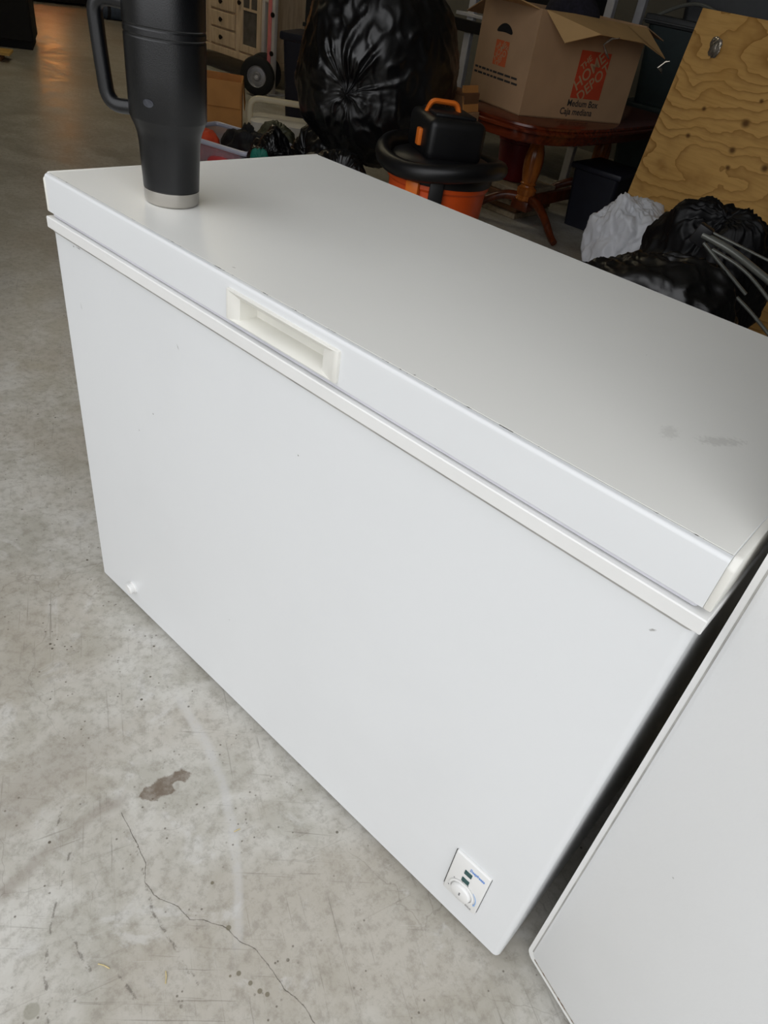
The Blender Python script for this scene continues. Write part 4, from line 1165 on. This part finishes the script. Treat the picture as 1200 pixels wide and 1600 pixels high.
ct = thing('clear_tote', 'clear plastic tote full of clothes behind the tumbler', 'tote', (-2.48, 2.26, 0), 0.26)
wall = bm_stack([(rounded_rect(-0.24, 0.24, -0.19, 0.19, 0.03), 0.002), (rounded_rect(-0.265, 0.265, -0.215, 0.215, 0.03), 0.24)])
bmesh.ops.delete(wall, geom=[f for f in wall.faces if f.normal.z > 0.9], context='FACES')
me_ = bmesh.ops.solidify(wall, geom=list(wall.faces), thickness=0.004)
obj('tub', wall, M['clear'], ct, label='clear tub')
rimp = rounded_rect(-0.272, 0.272, -0.222, 0.222, 0.03)
obj('rim', bm_tube([(p[0], p[1], 0.245) for p in rimp], 0.013, 8, closed=True), M['clearrim'], ct, label='frosted rim')
tag(obj('folded_cloth', bm_bag((-2.36, 2.14, 0.12), (0.13, 0.10, 0.10), (0, 0, 1), 81, tuft=0, nu=40, nv=60), M['pinkred'], smooth=180), 'pinkish red cloth inside the clear tote', 'cloth')
tag(obj('folded_cloth', bm_bag((-2.55, 2.13, 0.20), (0.09, 0.08, 0.09), (0, 0, 1), 83, tuft=0, nu=40, nv=60), M['orangered'], smooth=180), 'orange red cloth poking over the rim of the clear tote', 'cloth')
tag(obj('folded_cloth', bm_bag((-2.42, 2.34, 0.17), (0.17, 0.10, 0.14), (0.2, 0, 1), 85, tuft=0, pleat=0.1, lump=0.3, nu=50, nv=70), M['blackmatte'], smooth=180), 'black cloth heaped on top in the clear tote', 'cloth')

# ------------------------------------------------------------------ far left
bc = thing('black_cabinet', 'tall black cabinet at the left edge', 'cabinet', (-6.52, 2.92, 0), 1.05)
obj('carcass', bm_box(-0.60, 0.20, -0.02, 0.55, 0.06, 1.6, 0.006, 2), M['blackmatte'], bc)
obj('plinth', bm_box(-0.58, 0.18, 0.0, 0.53, 0.0, 0.06), M['blackmatte'], bc)
for xa, xb in ((-0.59, -0.205), (-0.195, 0.19)):
    d_ = obj('door', bm_box(xa, xb, -0.042, -0.02, 0.07, 1.58, 0.003, 1), M['blackmatte'], bc)
    hx = xb - 0.04 if xb < -0.1 else xa + 0.04
    obj('handle', bm_tube([(hx, -0.042, 0.75), (hx, -0.065, 0.77), (hx, -0.065, 0.90), (hx, -0.042, 0.92)], 0.006, 8), M['darkmetal'], d_)
pb = thing('wood_offcut', 'yellow wooden offcut board on the floor before the black cabinet', 'board', (-6.02, 2.36, 0), 1.0)
obj('board', bm_box(-0.40, 0.30, -0.07, 0.16, 0.05, 0.07, 0.002, 1), M['yellowwood'], pb, smooth=0)
for x in (-0.30, 0.18):
    obj('batten', bm_box(x, x + 0.05, -0.05, 0.14, 0.0, 0.05, 0.002, 1), M['kraftdark'], pb, smooth=0)
pt = thing('platform_cart', 'low black platform cart at the far left wall', 'cart', (-9.75, 5.05, 0), 1.45)
obj('deck', bm_box(-0.75, 0.55, -0.0, 0.80, 0.13, 0.19, 0.01, 2), M['blackmatte'], pt)
obj('skirt', bm_box(-0.73, 0.53, 0.02, 0.78, 0.03, 0.13), M['blackmatte'], pt)
obj('mat', bm_box(-0.72, 0.52, 0.03, 0.77, 0.19, 0.20, 0.003, 1), M['tote'], pt, label='grey deck mat')
for x in (-0.6, 0.4):
    for y in (0.12, 0.68):
        obj('wheel', xf(bm_lathe([(0.02, -0.015), (0.05, -0.015), (0.055, 0), (0.05, 0.015), (0.02, 0.015)], 16), rot=(0, PI / 2, 0), loc=(x, y, 0.055)), M['black'], pt)
rl = thing('padded_roll', 'blue grey padded roll lying by the platform cart', 'roll', (-8.75, 5.35, 0.0), 1.3)
obj('roll', xf(bm_lathe([(0.02, -0.30), (0.09, -0.30), (0.115, -0.26), (0.12, 0), (0.115, 0.26), (0.09, 0.30), (0.02, 0.30)], 24), rot=(0, PI / 2, 0), loc=(0, 0, 0.12)), M['bluegrey'], rl)
for x in (-0.15, 0.15):
    obj('strap', xf(bm_lathe([(0.121, -0.02), (0.124, -0.015), (0.124, 0.015), (0.121, 0.02)], 24, cap=False), rot=(0, PI / 2, 0), loc=(x, 0, 0.12)), M['navy'], rl)
lp = thing('floor_lamp', 'lit floor lamp with a warm shade by the left wall', 'lamp', (-10.6, 5.35, 0))
obj('base', bm_lathe([(0.14, 0), (0.14, 0.02), (0.02, 0.035)], 32), M['black'], lp)
obj('pole', bm_lathe([(0.012, 0.03), (0.012, 1.15)], 12), M['black'], lp)
obj('lamp_shade', bm_lathe([(0.15, 0.93), (0.10, 1.17)], 32, cap=False), M['lampglow'], lp, label='glowing warm shade')

# ------------------------------------------------------------------ splinters on the floor
for (x, y, a, l, lab) in ((0.684, -0.152, 1.3, 0.0055, 'short straw bit lying on the pale drag track'), (0.715, -0.415, 0.45, 0.0094, 'straw splinter near the left bottom floor corner'),
                          (0.789, -0.362, -0.6, 0.0083, 'bent brown straw bit by the row of floor drips')):
    b_ = bm_tube([(x - l * math.cos(a), y - l * math.sin(a), 0.0012), (x, y + 0.001, 0.0018), (x + l * math.cos(a), y + l * math.sin(a), 0.0011)], 0.0009, 6)
    tag(obj('straw_bit', b_, M['straw'], smooth=60), lab, 'straw', 'straw bits on the floor')
